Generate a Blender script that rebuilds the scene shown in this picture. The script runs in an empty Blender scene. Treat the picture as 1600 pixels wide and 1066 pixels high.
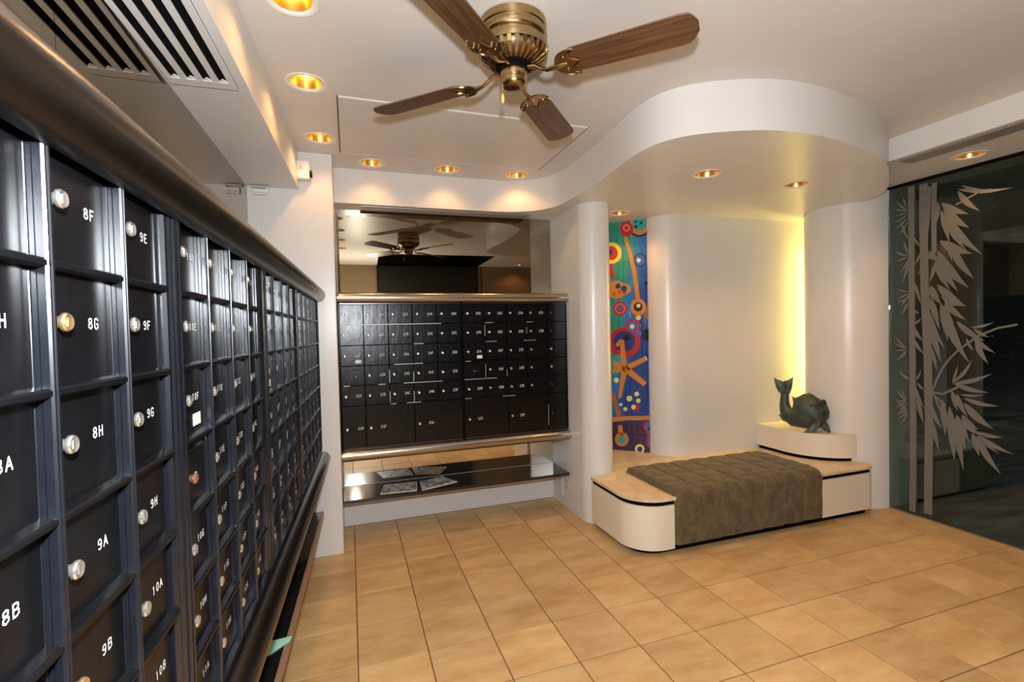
import bpy, bmesh, math, random
from mathutils import Vector, Matrix
from mathutils.geometry import tessellate_polygon
random.seed(4)
PI = math.pi
SC = bpy.context.scene
COL = SC.collection

# ------------------------------------------------------------------ camera
F_PX, YAW, PITCH, ROLL, EYE = 752.990, 0.324868, -0.023162, -0.022770, 1.45
fw = Vector((math.sin(YAW)*math.cos(PITCH), math.cos(YAW)*math.cos(PITCH), math.sin(PITCH)))
r0 = Vector((math.cos(YAW), -math.sin(YAW), 0)); u0 = r0.cross(fw)
rt = r0*math.cos(ROLL) + u0*math.sin(ROLL)
up = -r0*math.sin(ROLL) + u0*math.cos(ROLL)
CAMP = Vector((0, 0, EYE))
cd = bpy.data.cameras.new('camera'); cam = bpy.data.objects.new('camera', cd); COL.objects.link(cam)
cd.sensor_fit = 'HORIZONTAL'; cd.sensor_width = 36.0; cd.lens = F_PX*36/1600; cd.clip_start = 0.02
M = Matrix((rt, up, -fw)).transposed().to_4x4(); M.translation = CAMP
cam.matrix_world = M
SC.camera = cam
def ray(px, py): return rt*((px-800)/F_PX) - up*((py-533)/F_PX) + fw
def on_plane(px, py, n, d):          # point of a pixel's ray on the plane n.p = d
    n = Vector(n); v = ray(px, py); return CAMP + v*((d - n.dot(CAMP))/n.dot(v))

# ------------------------------------------------------------------ world, flash, exposure
w = bpy.data.worlds.new('world'); SC.world = w; w.use_nodes = True
w.node_tree.nodes['Background'].inputs[0].default_value = (0.62, 0.66, 0.72, 1)
w.node_tree.nodes['Background'].inputs[1].default_value = 0.05
fl = bpy.data.lights.new('camera_flash', 'POINT'); fl.energy = 130; fl.color = (0.88, 0.94, 1.0)
fl.shadow_soft_size = 0.035
flo = bpy.data.objects.new('camera_flash', fl); COL.objects.link(flo); flo.location = (0.02, 0.0, 1.66)
vs = SC.view_settings
vs.view_transform = 'Standard'; vs.look = 'None'; vs.exposure = 0.68; vs.gamma = 1.0; vs.use_curve_mapping = False

# ------------------------------------------------------------------ materials
MATS = {}
def mat(name, col, rough=0.5, metal=0.0, spec=0.5, noise=0.0, nscale=8.0, col2=None, bump=0.0, bscale=60.0,
        rvar=0.0, emit=None, estr=0.0, coat=0.0, stretch=None, sheen=0.0):
    if name in MATS: return MATS[name]
    m = bpy.data.materials.new(name); m.use_nodes = True
    nt = m.node_tree; N = nt.nodes; Lk = nt.links
    b = N['Principled BSDF']
    b.inputs['Base Color'].default_value = (*col, 1); b.inputs['Roughness'].default_value = rough
    b.inputs['Metallic'].default_value = metal; b.inputs['Specular IOR Level'].default_value = spec
    b.inputs['Coat Weight'].default_value = coat; b.inputs['Coat Roughness'].default_value = 0.12
    if sheen: b.inputs['Sheen Weight'].default_value = sheen
    tc = N.new('ShaderNodeTexCoord'); mp = N.new('ShaderNodeMapping'); Lk.new(tc.outputs['Object'], mp.inputs[0])
    if stretch: mp.inputs['Scale'].default_value = stretch
    if noise or col2:
        n = N.new('ShaderNodeTexNoise'); n.inputs['Scale'].default_value = nscale; n.inputs['Detail'].default_value = 6
        Lk.new(mp.outputs[0], n.inputs['Vector'])
        cr = N.new('ShaderNodeValToRGB'); cr.color_ramp.elements[0].position = 0.32; cr.color_ramp.elements[1].position = 0.68
        c2 = col2 if col2 else tuple(c*(1-noise) for c in col)
        cr.color_ramp.elements[0].color = (*c2, 1); cr.color_ramp.elements[1].color = (*col, 1)
        Lk.new(n.outputs['Fac'], cr.inputs[0]); Lk.new(cr.outputs[0], b.inputs['Base Color'])
        if rvar:
            mr = N.new('ShaderNodeMapRange'); mr.inputs[3].default_value = rough-rvar; mr.inputs[4].default_value = rough+rvar
            Lk.new(n.outputs['Fac'], mr.inputs[0]); Lk.new(mr.outputs[0], b.inputs['Roughness'])
    if bump:
        n2 = N.new('ShaderNodeTexNoise'); n2.inputs['Scale'].default_value = bscale; n2.inputs['Detail'].default_value = 3
        Lk.new(mp.outputs[0], n2.inputs['Vector'])
        bp = N.new('ShaderNodeBump'); bp.inputs['Strength'].default_value = bump; bp.inputs['Distance'].default_value = 0.01
        Lk.new(n2.outputs['Fac'], bp.inputs['Height']); Lk.new(bp.outputs[0], b.inputs['Normal'])
    if emit:
        b.inputs['Emission Color'].default_value = (*emit, 1); b.inputs['Emission Strength'].default_value = estr
    MATS[name] = m
    return m
PAINT = mat('white_paint', (0.76, 0.725, 0.68), 0.30, noise=0.05, nscale=1.6, bump=0.02, bscale=90)
CEIL = mat('ceiling_paint', (0.72, 0.68, 0.64), 0.42, noise=0.05, nscale=2.0, bump=0.03, bscale=40)
BENCHP = mat('cream_laminate', (0.83, 0.74, 0.59), 0.38, noise=0.05, nscale=3)
STONE = mat('travertine_top', (0.82, 0.67, 0.42), 0.42, col2=(0.68, 0.50, 0.28), nscale=9, bump=0.06, bscale=70)
GROUT = mat('tile_grout', (0.20, 0.115, 0.05), 0.8)
BLACK = mat('black_gap', (0.003, 0.003, 0.003), 0.85, spec=0.1)
BOXB = mat('black_mailbox_enamel', (0.006, 0.006, 0.007), 0.24, spec=0.16, noise=0.4, nscale=14, rvar=0.05, bump=0.02, bscale=25)
BOXP = mat('black_brushed_door', (0.003, 0.003, 0.004), 0.25, spec=0.34, noise=0.5, nscale=9, rvar=0.05, bump=0.10, bscale=9, stretch=(3, 3, 1))
FRAME = mat('black_anodised_frame', (0.007, 0.008, 0.012), 0.25, spec=0.8, noise=0.3, nscale=30)
SCRATCH = mat('worn_bare_edge', (0.55, 0.53, 0.48), 0.45, metal=0.6)
LOCKM = mat('nickel_lock', (0.70, 0.68, 0.62), 0.24, metal=0.9)
LOCKD = mat('lock_keyhole', (0.06, 0.055, 0.05), 0.4, metal=0.5)
BRASSL = mat('brass_lock', (0.72, 0.50, 0.24), 0.28, metal=0.9)
COPPER = mat('copper_lock', (0.60, 0.33, 0.20), 0.3, metal=0.9)
INK = mat('white_engraving', (0.85, 0.85, 0.84), 0.6)
STICK = mat('paper_sticker', (0.82, 0.78, 0.68), 0.7)
STICKL = mat('sticker_print', (0.45, 0.42, 0.38), 0.7)
RAIL = mat('champagne_rail', (0.50, 0.45, 0.39), 0.24, metal=1.0, noise=0.1, nscale=20, stretch=(0.2, 8, 8))
RAIL_SHADED = mat('shaded_champagne_rail', (0.105, 0.098, 0.090), 0.27, metal=1.0, noise=0.12, nscale=20, stretch=(0.2, 8, 8))  # same metal as the recess rails, shade put into a darker colour
MIRB = mat('bronze_mirror', (0.29, 0.24, 0.17), 0.015, metal=1.0)
MIRC = mat('clear_mirror', (0.68, 0.62, 0.52), 0.02, metal=1.0)
SHELF = mat('black_gloss_shelf', (0.012, 0.012, 0.011), 0.12, coat=0.4)
EDGE = mat('shelf_edge_strip', (0.33, 0.19, 0.12), 0.4)
ALU = mat('aluminium_vent', (0.55, 0.54, 0.51), 0.35, metal=0.8)
VENTW = mat('white_vent_enamel', (0.72, 0.69, 0.65), 0.4)
WHITEP = mat('white_plastic', (0.80, 0.78, 0.73), 0.4)
CREAMP = mat('ivory_plastic', (0.62, 0.52, 0.38), 0.45)
LENS = mat('dark_lens', (0.01, 0.01, 0.01), 0.08)
GOLD = mat('gold_reflector', (0.90, 0.58, 0.15), 0.30, metal=1.0)
BULB = mat('warm_bulb', (1, 0.8, 0.5), 0.3, emit=(1.0, 0.60, 0.16), estr=3.2)
DIMBULB = mat('dim_bulb', (1, 0.8, 0.5), 0.3, emit=(1.0, 0.62, 0.22), estr=4)
TUBE = mat('yellow_tube', (1, 0.9, 0.3), 0.4, emit=(1.0, 0.80, 0.20), estr=42)
BRASS = mat('antique_brass', (0.44, 0.31, 0.15), 0.24, metal=1.0, noise=0.18, nscale=40)
BRASSD = mat('brass_shadow_metal', (0.10, 0.075, 0.045), 0.4, metal=0.8)
PULL = mat('pull_wood', (0.72, 0.45, 0.10), 0.35)
PATINA = mat('bronze_patina', (0.10, 0.12, 0.085), 0.5, metal=0.35, col2=(0.035, 0.042, 0.034), nscale=16, bump=0.35, bscale=40)
PATDK = mat('dark_patina', (0.02, 0.022, 0.018), 0.6)
ETCH = mat('etched_frost', (0.165, 0.155, 0.13), 0.8, spec=0.2)
LOBF = mat('dark_lobby_stone', (0.10, 0.105, 0.10), 0.12, col2=(0.26, 0.28, 0.30), nscale=2.2, stretch=(1, 4, 1))
LOBW = mat('lobby_wall', (0.36, 0.39, 0.37), 0.6)
LOBD = mat('lobby_dark_wall', (0.13, 0.14, 0.145), 0.5)
LOBG = mat('lobby_planter_green', (0.13, 0.15, 0.10), 0.6)
SILL = mat('steel_channel', (0.40, 0.37, 0.32), 0.35, metal=0.8)
DARKD = mat('dark_doorway', (0.012, 0.011, 0.010), 0.35)
WOODD = mat('dark_wood_frame', (0.16, 0.09, 0.045), 0.45)
GREENP = mat('mint_paper', (0.42, 0.78, 0.58), 0.7)

def wood_mat():
    m = bpy.data.materials.new('walnut_blade'); m.use_nodes = True; nt = m.node_tree; N = nt.nodes; L = nt.links
    b = N['Principled BSDF']; b.inputs['Roughness'].default_value = 0.36
    tc = N.new('ShaderNodeTexCoord'); mp = N.new('ShaderNodeMapping'); mp.inputs['Scale'].default_value = (0.5, 9, 3)
    L.new(tc.outputs['Object'], mp.inputs[0])
    wv = N.new('ShaderNodeTexNoise'); wv.inputs['Scale'].default_value = 5.5; wv.inputs['Detail'].default_value = 8; wv.inputs['Roughness'].default_value = 0.6; wv.inputs['Distortion'].default_value = 0.6
    L.new(mp.outputs[0], wv.inputs[0])
    cr = N.new('ShaderNodeValToRGB'); e = cr.color_ramp.elements
    e[0].position = 0.35; e[0].color = (0.06, 0.025, 0.010, 1); e[1].position = 0.68; e[1].color = (0.165, 0.076, 0.032, 1)
    L.new(wv.outputs['Fac'], cr.inputs[0]); L.new(cr.outputs[0], b.inputs['Base Color'])
    return m
WOOD = wood_mat()

def tile_mat():
    m = bpy.data.materials.new('ochre_floor_tile'); m.use_nodes = True; nt = m.node_tree; N = nt.nodes; L = nt.links
    b = N['Principled BSDF']; b.inputs['Specular IOR Level'].default_value = 0.35
    g = N.new('ShaderNodeNewGeometry'); oi = N.new('ShaderNodeObjectInfo')
    vm = N.new('ShaderNodeVectorMath'); vm.operation = 'MULTIPLY_ADD'
    cb = N.new('ShaderNodeCombineXYZ'); L.new(oi.outputs['Random'], cb.inputs[0]); L.new(oi.outputs['Random'], cb.inputs[2])
    L.new(cb.outputs[0], vm.inputs[0]); vm.inputs[1].default_value = (31, 0, 17); L.new(g.outputs['Position'], vm.inputs[2])
    mp = N.new('ShaderNodeMapping'); mp.inputs['Scale'].default_value = (2.2, 6.0, 1); L.new(vm.outputs[0], mp.inputs[0])
    n = N.new('ShaderNodeTexNoise'); n.inputs['Scale'].default_value = 1.6; n.inputs['Detail'].default_value = 7; n.inputs['Roughness'].default_value = 0.62
    L.new(mp.outputs[0], n.inputs['Vector'])
    cr = N.new('ShaderNodeValToRGB'); e = cr.color_ramp.elements
    e[0].position = 0.28; e[0].color = (0.48, 0.275, 0.105, 1); e[1].position = 0.72; e[1].color = (0.68, 0.465, 0.22, 1)
    L.new(n.outputs['Fac'], cr.inputs[0])
    hs = N.new('ShaderNodeHueSaturation'); mr = N.new('ShaderNodeMapRange'); mr.inputs[3].default_value = 0.92; mr.inputs[4].default_value = 1.14
    L.new(oi.outputs['Random'], mr.inputs[0]); L.new(mr.outputs[0], hs.inputs['Value']); L.new(cr.outputs[0], hs.inputs['Color'])
    L.new(hs.outputs[0], b.inputs['Base Color'])
    r = N.new('ShaderNodeMapRange'); r.inputs[3].default_value = 0.34; r.inputs[4].default_value = 0.52
    L.new(n.outputs['Fac'], r.inputs[0]); L.new(r.outputs[0], b.inputs['Roughness'])
    return m
TILE = tile_mat()

def velvet_mat():
    m = bpy.data.materials.new('olive_velvet'); m.use_nodes = True; nt = m.node_tree; N = nt.nodes; L = nt.links
    b = N['Principled BSDF']; b.inputs['Roughness'].default_value = 0.85; b.inputs['Specular IOR Level'].default_value = 0.15
    b.inputs['Sheen Weight'].default_value = 0.25; b.inputs['Sheen Tint'].default_value = (0.8, 0.72, 0.5, 1)
    tc = N.new('ShaderNodeTexCoord'); mp = N.new('ShaderNodeMapping'); mp.inputs['Scale'].default_value = (9, 7, 5)
    L.new(tc.outputs['Object'], mp.inputs[0])
    n = N.new('ShaderNodeTexNoise'); n.inputs['Scale'].default_value = 2.4; n.inputs['Detail'].default_value = 9; n.inputs['Roughness'].default_value = 0.7
    L.new(mp.outputs[0], n.inputs['Vector'])
    cr = N.new('ShaderNodeValToRGB'); e = cr.color_ramp.elements
    e[0].position = 0.3; e[0].color = (0.070, 0.048, 0.024, 1); e[1].position = 0.72; e[1].color = (0.185, 0.138, 0.074, 1)
    L.new(n.outputs['Fac'], cr.inputs[0]); L.new(cr.outputs[0], b.inputs['Base Color'])
    n2 = N.new('ShaderNodeTexNoise'); n2.inputs['Scale'].default_value = 260; L.new(tc.outputs['Object'], n2.inputs['Vector'])
    bp = N.new('ShaderNodeBump'); bp.inputs['Strength'].default_value = 0.25; bp.inputs['Distance'].default_value = 0.004
    L.new(n2.outputs['Fac'], bp.inputs['Height']); L.new(bp.outputs[0], b.inputs['Normal'])
    return m
VELVET = velvet_mat()

def glass_mat():
    m = bpy.data.materials.new('smoked_glass'); m.use_nodes = True; nt = m.node_tree; N = nt.nodes; L = nt.links
    N.remove(N['Principled BSDF'])
    t = N.new('ShaderNodeBsdfTransparent'); t.inputs[0].default_value = (0.62, 0.66, 0.62, 1)
    g = N.new('ShaderNodeBsdfGlossy'); g.inputs['Roughness'].default_value = 0.0; g.inputs[0].default_value = (0.8, 0.85, 0.85, 1)
    f = N.new('ShaderNodeFresnel'); f.inputs[0].default_value = 1.5
    mx = N.new('ShaderNodeMixShader'); L.new(f.outputs[0], mx.inputs[0]); L.new(t.outputs[0], mx.inputs[1]); L.new(g.outputs[0], mx.inputs[2])
    L.new(mx.outputs[0], N['Material Output'].inputs[0])
    return m
GLASS = glass_mat()

def mosaic_mat():       # glazed tiles: teal on one side running into blue, violet along the foot
    m = bpy.data.materials.new('glazed_mosaic_tile'); m.use_nodes = True; nt = m.node_tree; N = nt.nodes; L = nt.links
    b = N['Principled BSDF']; b.inputs['Roughness'].default_value = 0.10; b.inputs['Coat Weight'].default_value = 0.6
    g = N.new('ShaderNodeNewGeometry'); sp = N.new('ShaderNodeSeparateXYZ'); L.new(g.outputs['Position'], sp.inputs[0])
    n = N.new('ShaderNodeTexNoise'); n.inputs['Scale'].default_value = 5; n.inputs['Detail'].default_value = 4; L.new(g.outputs['Position'], n.inputs['Vector'])
    # a = x + 0.12*z + noise  -> teal / blue
    m1 = N.new('ShaderNodeMath'); m1.operation = 'MULTIPLY_ADD'; L.new(sp.outputs['Z'], m1.inputs[0]); m1.inputs[1].default_value = -0.13; L.new(sp.outputs['X'], m1.inputs[2])
    m2 = N.new('ShaderNodeMath'); m2.operation = 'MULTIPLY_ADD'; L.new(n.outputs['Fac'], m2.inputs[0]); m2.inputs[1].default_value = 0.10; L.new(m1.outputs[0], m2.inputs[2])
    cr = N.new('ShaderNodeValToRGB'); e = cr.color_ramp.elements
    mr = N.new('ShaderNodeMapRange'); mr.inputs[1].default_value = 2.05; mr.inputs[2].default_value = 2.25; L.new(m2.outputs[0], mr.inputs[0])
    e[0].position = 0.2; e[0].color = (0.02, 0.30, 0.24, 1); e[1].position = 0.45; e[1].color = (0.02, 0.20, 0.55, 1)
    x = cr.color_ramp.elements.new(0.9); x.color = (0.015, 0.06, 0.30, 1)
    L.new(mr.outputs[0], cr.inputs[0])
    mz = N.new('ShaderNodeMapRange'); mz.inputs[1].default_value = 0.60; mz.inputs[2].default_value = 0.66; L.new(sp.outputs['Z'], mz.inputs[0])
    mx = N.new('ShaderNodeMixRGB'); mx.inputs[1].default_value = (0.05, 0.025, 0.09, 1); L.new(mz.outputs[0], mx.inputs[0]); L.new(cr.outputs[0], mx.inputs[2])
    L.new(mx.outputs[0], b.inputs['Base Color'])
    return m
MOSAIC = mosaic_mat()

def print_mat(name, seedv, base=(0.75, 0.72, 0.66)):   # a printed magazine page
    m = bpy.data.materials.new(name); m.use_nodes = True; nt = m.node_tree; N = nt.nodes; L = nt.links
    b = N['Principled BSDF']; b.inputs['Roughness'].default_value = 0.3
    tc = N.new('ShaderNodeTexCoord'); mp = N.new('ShaderNodeMapping'); mp.inputs['Location'].default_value = (seedv, seedv*2, 0); L.new(tc.outputs['Object'], mp.inputs[0])
    v = N.new('ShaderNodeTexVoronoi'); v.distance = 'CHEBYCHEV'; v.inputs['Scale'].default_value = 42; L.new(mp.outputs[0], v.inputs['Vector'])
    n = N.new('ShaderNodeTexNoise'); n.inputs['Scale'].default_value = 60; L.new(mp.outputs[0], n.inputs['Vector'])
    sp = N.new('ShaderNodeSeparateColor'); L.new(v.outputs['Color'], sp.inputs[0])
    cr = N.new('ShaderNodeValToRGB'); cr.color_ramp.interpolation = 'CONSTANT'; E = cr.color_ramp.elements
    E[0].color = (*base, 1); E[1].position = 0.36; E[1].color = (0.36, 0.14, 0.05, 1)
    for p, c in ((0.42, (0.14, 0.20, 0.08)), (0.55, (0.62, 0.58, 0.52)), (0.7, (0.38, 0.25, 0.14)), (0.82, (0.10, 0.22, 0.38)), (0.9, (0.7, 0.66, 0.6))):
        q = E.new(p); q.color = (*c, 1)
    L.new(sp.outputs[0], cr.inputs[0])
    mx = N.new('ShaderNodeMixRGB'); mx.blend_type = 'MULTIPLY'; mx.inputs[0].default_value = 0.35; L.new(cr.outputs[0], mx.inputs[1]); L.new(n.outputs['Fac'], mx.inputs[2])
    L.new(mx.outputs[0], b.inputs['Base Color'])
    return m

# ------------------------------------------------------------------ builders
def new_bm(): return bmesh.new()
def box(bm, x0, x1, y0, y1, z0, z1, bev=0.0, seg=2):
    r = bmesh.ops.create_cube(bm, size=1.0, matrix=Matrix.Translation(((x0+x1)/2, (y0+y1)/2, (z0+z1)/2)) @ Matrix.Diagonal((x1-x0, y1-y0, z1-z0, 1)))
    if bev:
        es = list({e for v in r['verts'] for e in v.link_edges})
        bmesh.ops.bevel(bm, geom=es, offset=bev, segments=seg, affect='EDGES', profile=0.5)
    return bm
def boxm(*a, **k): return box(new_bm(), *a, **k)
def prism(bm, pts, z0, z1, caps=(True, True)):     # plan polygon extruded upright
    lo = [bm.verts.new((p[0], p[1], z0)) for p in pts]; hi = [bm.verts.new((p[0], p[1], z1)) for p in pts]
    n = len(pts)
    for i in range(n): bm.faces.new((lo[i], lo[(i+1) % n], hi[(i+1) % n], hi[i]))
    if caps[0]: bm.faces.new(lo[::-1])
    if caps[1]: bm.faces.new(hi)
    return bm
def lathe(bm, prof, seg=32, c=(0, 0, 0), axis='Z', a0=0.0, a1=2*PI):
    full = abs(a1-a0-2*PI) < 1e-6; n = seg if full else seg+1
    rings = []
    for r, h in prof:
        ring = []
        for i in range(n):
            a = a0+(a1-a0)*i/seg
            if axis == 'Z': v = (r*math.cos(a), r*math.sin(a), h)
            elif axis == 'Y': v = (r*math.cos(a), h, r*math.sin(a))
            else: v = (h, r*math.cos(a), r*math.sin(a))
            ring.append(bm.verts.new((v[0]+c[0], v[1]+c[1], v[2]+c[2])))
        rings.append(ring)
    for A, B in zip(rings, rings[1:]):
        for i in range(seg):
            j = (i+1) % n
            bm.faces.new((A[i], A[j], B[j], B[i]))
    return rings
def tube(bm, pts, rad, seg=8):
    pts = [Vector(p) for p in pts]; rr = rad if isinstance(rad, (list, tuple)) else [rad]*len(pts)
    rings = []; prev = None
    for i, p in enumerate(pts):
        t = (pts[min(i+1, len(pts)-1)]-pts[max(i-1, 0)]).normalized()
        if prev is None: a = t.orthogonal().normalized()
        else: a = (prev-t*prev.dot(t)).normalized()
        prev = a; b = t.cross(a)
        rings.append([bm.verts.new(p+(a*math.cos(k*2*PI/seg)+b*math.sin(k*2*PI/seg))*rr[i]) for k in range(seg)])
    for A, B in zip(rings, rings[1:]):
        for k in range(seg): bm.faces.new((A[k], A[(k+1) % seg], B[(k+1) % seg], B[k]))
    bm.faces.new(rings[0][::-1]); bm.faces.new(rings[-1])
    return bm
def to_mesh(name, bm, m, smooth=None, recalc=True):
    if recalc: bmesh.ops.recalc_face_normals(bm, faces=bm.faces[:])
    me = bpy.data.meshes.new(name); bm.to_mesh(me); bm.free()
    if m: me.materials.append(m)
    if smooth is not None:
        me.shade_smooth(); me.set_sharp_from_angle(angle=math.radians(smooth))
    return me
def obj(name, data, m=None, parent=None, loc=None, rotz=None, smooth=None, recalc=True):
    if isinstance(data, bmesh.types.BMesh): data = to_mesh(name, data, m, smooth, recalc)
    o = bpy.data.objects.new(name, data); COL.objects.link(o)
    if parent: o.parent = parent
    if loc is not None: o.location = loc
    if rotz is not None: o.rotation_euler = (0, 0, rotz)
    return o
def tag(o, label=None, cat=None, group=None, kind=None):
    if label: o['label'] = label
    if cat: o['category'] = cat
    if group: o['group'] = group
    if kind: o['kind'] = kind
    return o
def thing(name, label, cat, loc=(0, 0, 0), rotz=0.0, group=None):
    o = bpy.data.objects.new(name, None); COL.objects.link(o); o.location = loc; o.rotation_euler = (0, 0, rotz); o.empty_display_size = 0.05
    return tag(o, label, cat, group)
def struct(name, bm, m, parent=None, smooth=None, label=None, loc=None, rotz=None, recalc=True, cat=None):
    o = obj(name, bm, m, parent, loc, rotz, smooth, recalc)
    if not parent: tag(o, label, cat, kind='structure')
    return o
def sheet(outer, holes, z, flip=False):           # flat sheet with round holes
    polys = [[Vector((x, y, z)) for x, y in outer]]
    for hx, hy, hr in holes:
        polys.append([Vector((hx+hr*math.cos(-2*PI*i/28), hy+hr*math.sin(-2*PI*i/28), z)) for i in range(28)])
    flat = [v for p in polys for v in p]
    bm = new_bm(); vs_ = [bm.verts.new(v) for v in flat]
    for t in tessellate_polygon(polys):
        try: bm.faces.new([vs_[i] for i in t])
        except ValueError: pass
    for f in bm.faces:
        f.normal_update()
        if (f.normal.z > 0) != flip: f.normal_flip()
    return bm
def arc(cx, cy, r, a0, a1, n=12):
    return [(cx+r*math.cos(math.radians(a0+(a1-a0)*i/n)), cy+r*math.sin(math.radians(a0+(a1-a0)*i/n))) for i in range(n+1)]
def catmull(P, n=6):
    out = []
    for i in range(len(P)-1):
        p0, p1, p2, p3 = P[max(i-1, 0)], P[i], P[i+1], P[min(i+2, len(P)-1)]
        for k in range(n):
            t = k/n
            out.append(tuple(0.5*(2*b+(c-a)*t+(2*a-5*b+4*c-d)*t*t+(-a+3*b-3*c+d)*t**3) for a, b, c, d in zip(p0, p1, p2, p3)))
    out.append(tuple(P[-1])); return out

# ------------------------------------------------------------------ main dimensions
ZC, ZS, ZH = 2.612, 2.370, 2.472            # ceiling, dropped soffit, header over the glass
XG = 3.94                                   # glass
Y0, Y1 = -1.0, 4.12                         # room ends
YP, XP = 3.34, -0.075                       # pillar face, pillar corner
YR, XR = 3.81, 1.63                         # recess back, recess side
LR = PI/2-0.041                             # direction of the side wall of mailboxes
LO = (-0.186, 3.34, 0.0)                    # where its front meets the pillar
def s_of(y): return (y-3.34)*1.00084        # distance along that wall

# ------------------------------------------------------------------ floor
T, OX, OY = 0.30469, 0.9086, 1.8728
floor = struct('floor', boxm(-0.75, XG+0.02, Y0-0.05, Y1, -0.06, -0.004), GROUT, label='floor of square ochre ceramic tiles with dark joints')
tile_me = to_mesh('tile', boxm(-T/2+0.0028, T/2-0.0028, -T/2+0.0028, T/2-0.0028, -0.0045, 0.0, bev=0.0012, seg=1), TILE)
for i in range(-6, 10):
    for j in range(-9, 7):
        cx, cy = OX+(i+0.5)*T, OY+(j+0.5)*T
        x0, x1, y0, y1 = cx-T/2, cx+T/2, cy-T/2, cy+T/2
        if x1 < -0.62 or x0 > XG: continue
        if y0 > 3.81 or (x0 > 2.2 and y0 > 3.0): continue
        if x1 > XG or y1 > 3.80:
            xx = min(x1, XG-0.001); yy = min(y1, 3.805)
            if xx-x0 < 0.02 or yy-y0 < 0.02: continue
            t = obj('tile', boxm(x0-cx+0.0018, xx-cx-0.0018, y0-cy+0.0018, yy-cy-0.0018, -0.0045, 0, bev=0.0012, seg=1), TILE, floor, (cx, cy, 0))
        else:
            t = obj('tile', tile_me, None, floor, (cx, cy, 0))

# ------------------------------------------------------------------ downlights (positions first: the ceilings are cut for them)
DL_SIDE = [(-0.158, 1.847), (-0.156, 2.43), (-0.132, 3.09), (-0.17, 1.25), (-0.18, 0.62)]
DL_BACK = [(0.179, 3.447), (0.70, 3.446), (1.226, 3.443)]
DL_SOF = [(2.088, 2.411), (2.84, 2.446)]
DL_MOS = [(2.09, 3.42)]
DL_HEAD = [(3.695, 1.952), (3.695, 1.0), (3.695, 0.05)]
DL_REAR = [(2.75, -0.72)]
RH = 0.072

# ------------------------------------------------------------------ ceiling and soffits
ceil = struct('ceiling', sheet([(-0.75, Y0), (0.32, Y0), (0.32, 0.24), (2.08, 0.24), (2.08, Y0), (4.25, Y0), (4.25, Y1), (-0.75, Y1)], [(x, y, RH) for x, y in DL_SIDE+DL_BACK+DL_REAR], ZC), CEIL,
              label='flat off white painted ceiling', recalc=False)
bm = new_bm(); box(bm, 0.28, 0.319, Y0-0.12, 0.28, ZC+0.001, 3.5); box(bm, 2.081, 2.12, Y0-0.12, 0.28, ZC+0.001, 3.5); box(bm, 0.319, 2.081, 0.241, 0.28, ZC+0.001, 3.5); box(bm, 0.319, 2.081, Y0-0.16, Y0-0.12, ZC+0.001, 3.5); box(bm, 0.28, 2.12, Y0-0.12, 0.28, 3.5, 3.54)
struct('ceiling_well', bm, BLACK, label='dark tall ceiling well above the rear doorway')
# access panel seam in the ceiling
pn = boxm(-0.02, 1.34, 2.52, 3.285, ZC-0.005, ZC+0.004, bev=0.0015, seg=1)
pan = obj('access_panel', pn, CEIL, ceil)
fr = new_bm()
for a in ((-0.027, -0.0205, 2.513, 3.292), (1.3405, 1.347, 2.513, 3.292)): box(fr, a[0], a[1], a[2], a[3], ZC-0.0025, ZC+0.003)
obj('panel_joint', fr, mat('panel_joint_shadow', (0.10, 0.085, 0.07), 0.8), ceil)
fr = new_bm()
for k in range(96):
    x = -0.02+k*1.36/96
    for y in (3.2865,): box(fr, x+0.001, x+0.0105, y, y+0.007, ZC-0.006, ZC+0.003)
obj('piano_hinge', fr, WHITEP, ceil)
fr = new_bm(); box(fr, -0.02, 1.34, 2.516, 2.5195, ZC-0.003, ZC+0.003); obj('panel_trim', fr, WHITEP, ceil)
CUR = catmull([(-0.10, 3.605), (0.35, 3.605), (0.75, 3.603), (1.10, 3.595), (1.25, 3.57), (1.40, 3.49), (1.49, 3.36), (1.515, 3.2), (1.52, 3.0),
               (1.515, 2.75), (1.495, 2.5), (1.475, 2.28), (1.49, 2.10), (1.55, 1.985), (1.64, 1.908), (1.77, 1.842), (1.90, 1.797), (2.07, 1.774),
               (2.30, 1.785), (2.57, 1.835), (2.86, 1.925), (3.10, 2.04), (3.40, 2.235), (3.59, 2.375), (3.70, 2.515), (3.77, 2.64)], 6)
bm = new_bm()
lo = [bm.verts.new((x, y, ZS)) for x, y in CUR]; hi = [bm.verts.new((x, y, ZC)) for x, y in CUR]
for i in range(len(CUR)-1): bm.faces.new((lo[i], lo[i+1], hi[i+1], hi[i]))
sof = struct('ceiling_soffit', bm, PAINT, smooth=60, label='white curved dropped soffit sweeping over the bench niche', recalc=True)
obj('soffit_underside', sheet(CUR+[(4.25, 2.64), (4.25, Y1), (-0.10, Y1)], [(x, y, RH) for x, y in DL_SOF+DL_MOS], ZS), PAINT, sof, recalc=False)
# header above the glass
bm = new_bm(); prism(bm, [(3.30, Y0), (3.30, 2.6), (3.3001, 2.6), (3.3001, Y0)], ZH, ZC, (False, False))
hd = struct('ceiling_header', bm, PAINT, label='white header box over the etched glass wall')
obj('header_underside', sheet([(3.30, Y0), (4.25, Y0), (4.25, 2.62), (3.30, 2.62)], [(x, y, RH) for x, y in DL_HEAD], ZH), PAINT, hd, recalc=False)
# boxed soffit above the side mirror
struct('ceiling_duct', boxm(s_of(Y0), 0.0, 0.09, 0.40, ZS, ZC-0.001, bev=0.003, seg=1), PAINT, loc=LO, rotz=LR, label='white boxed duct soffit above the side mirror')

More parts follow.
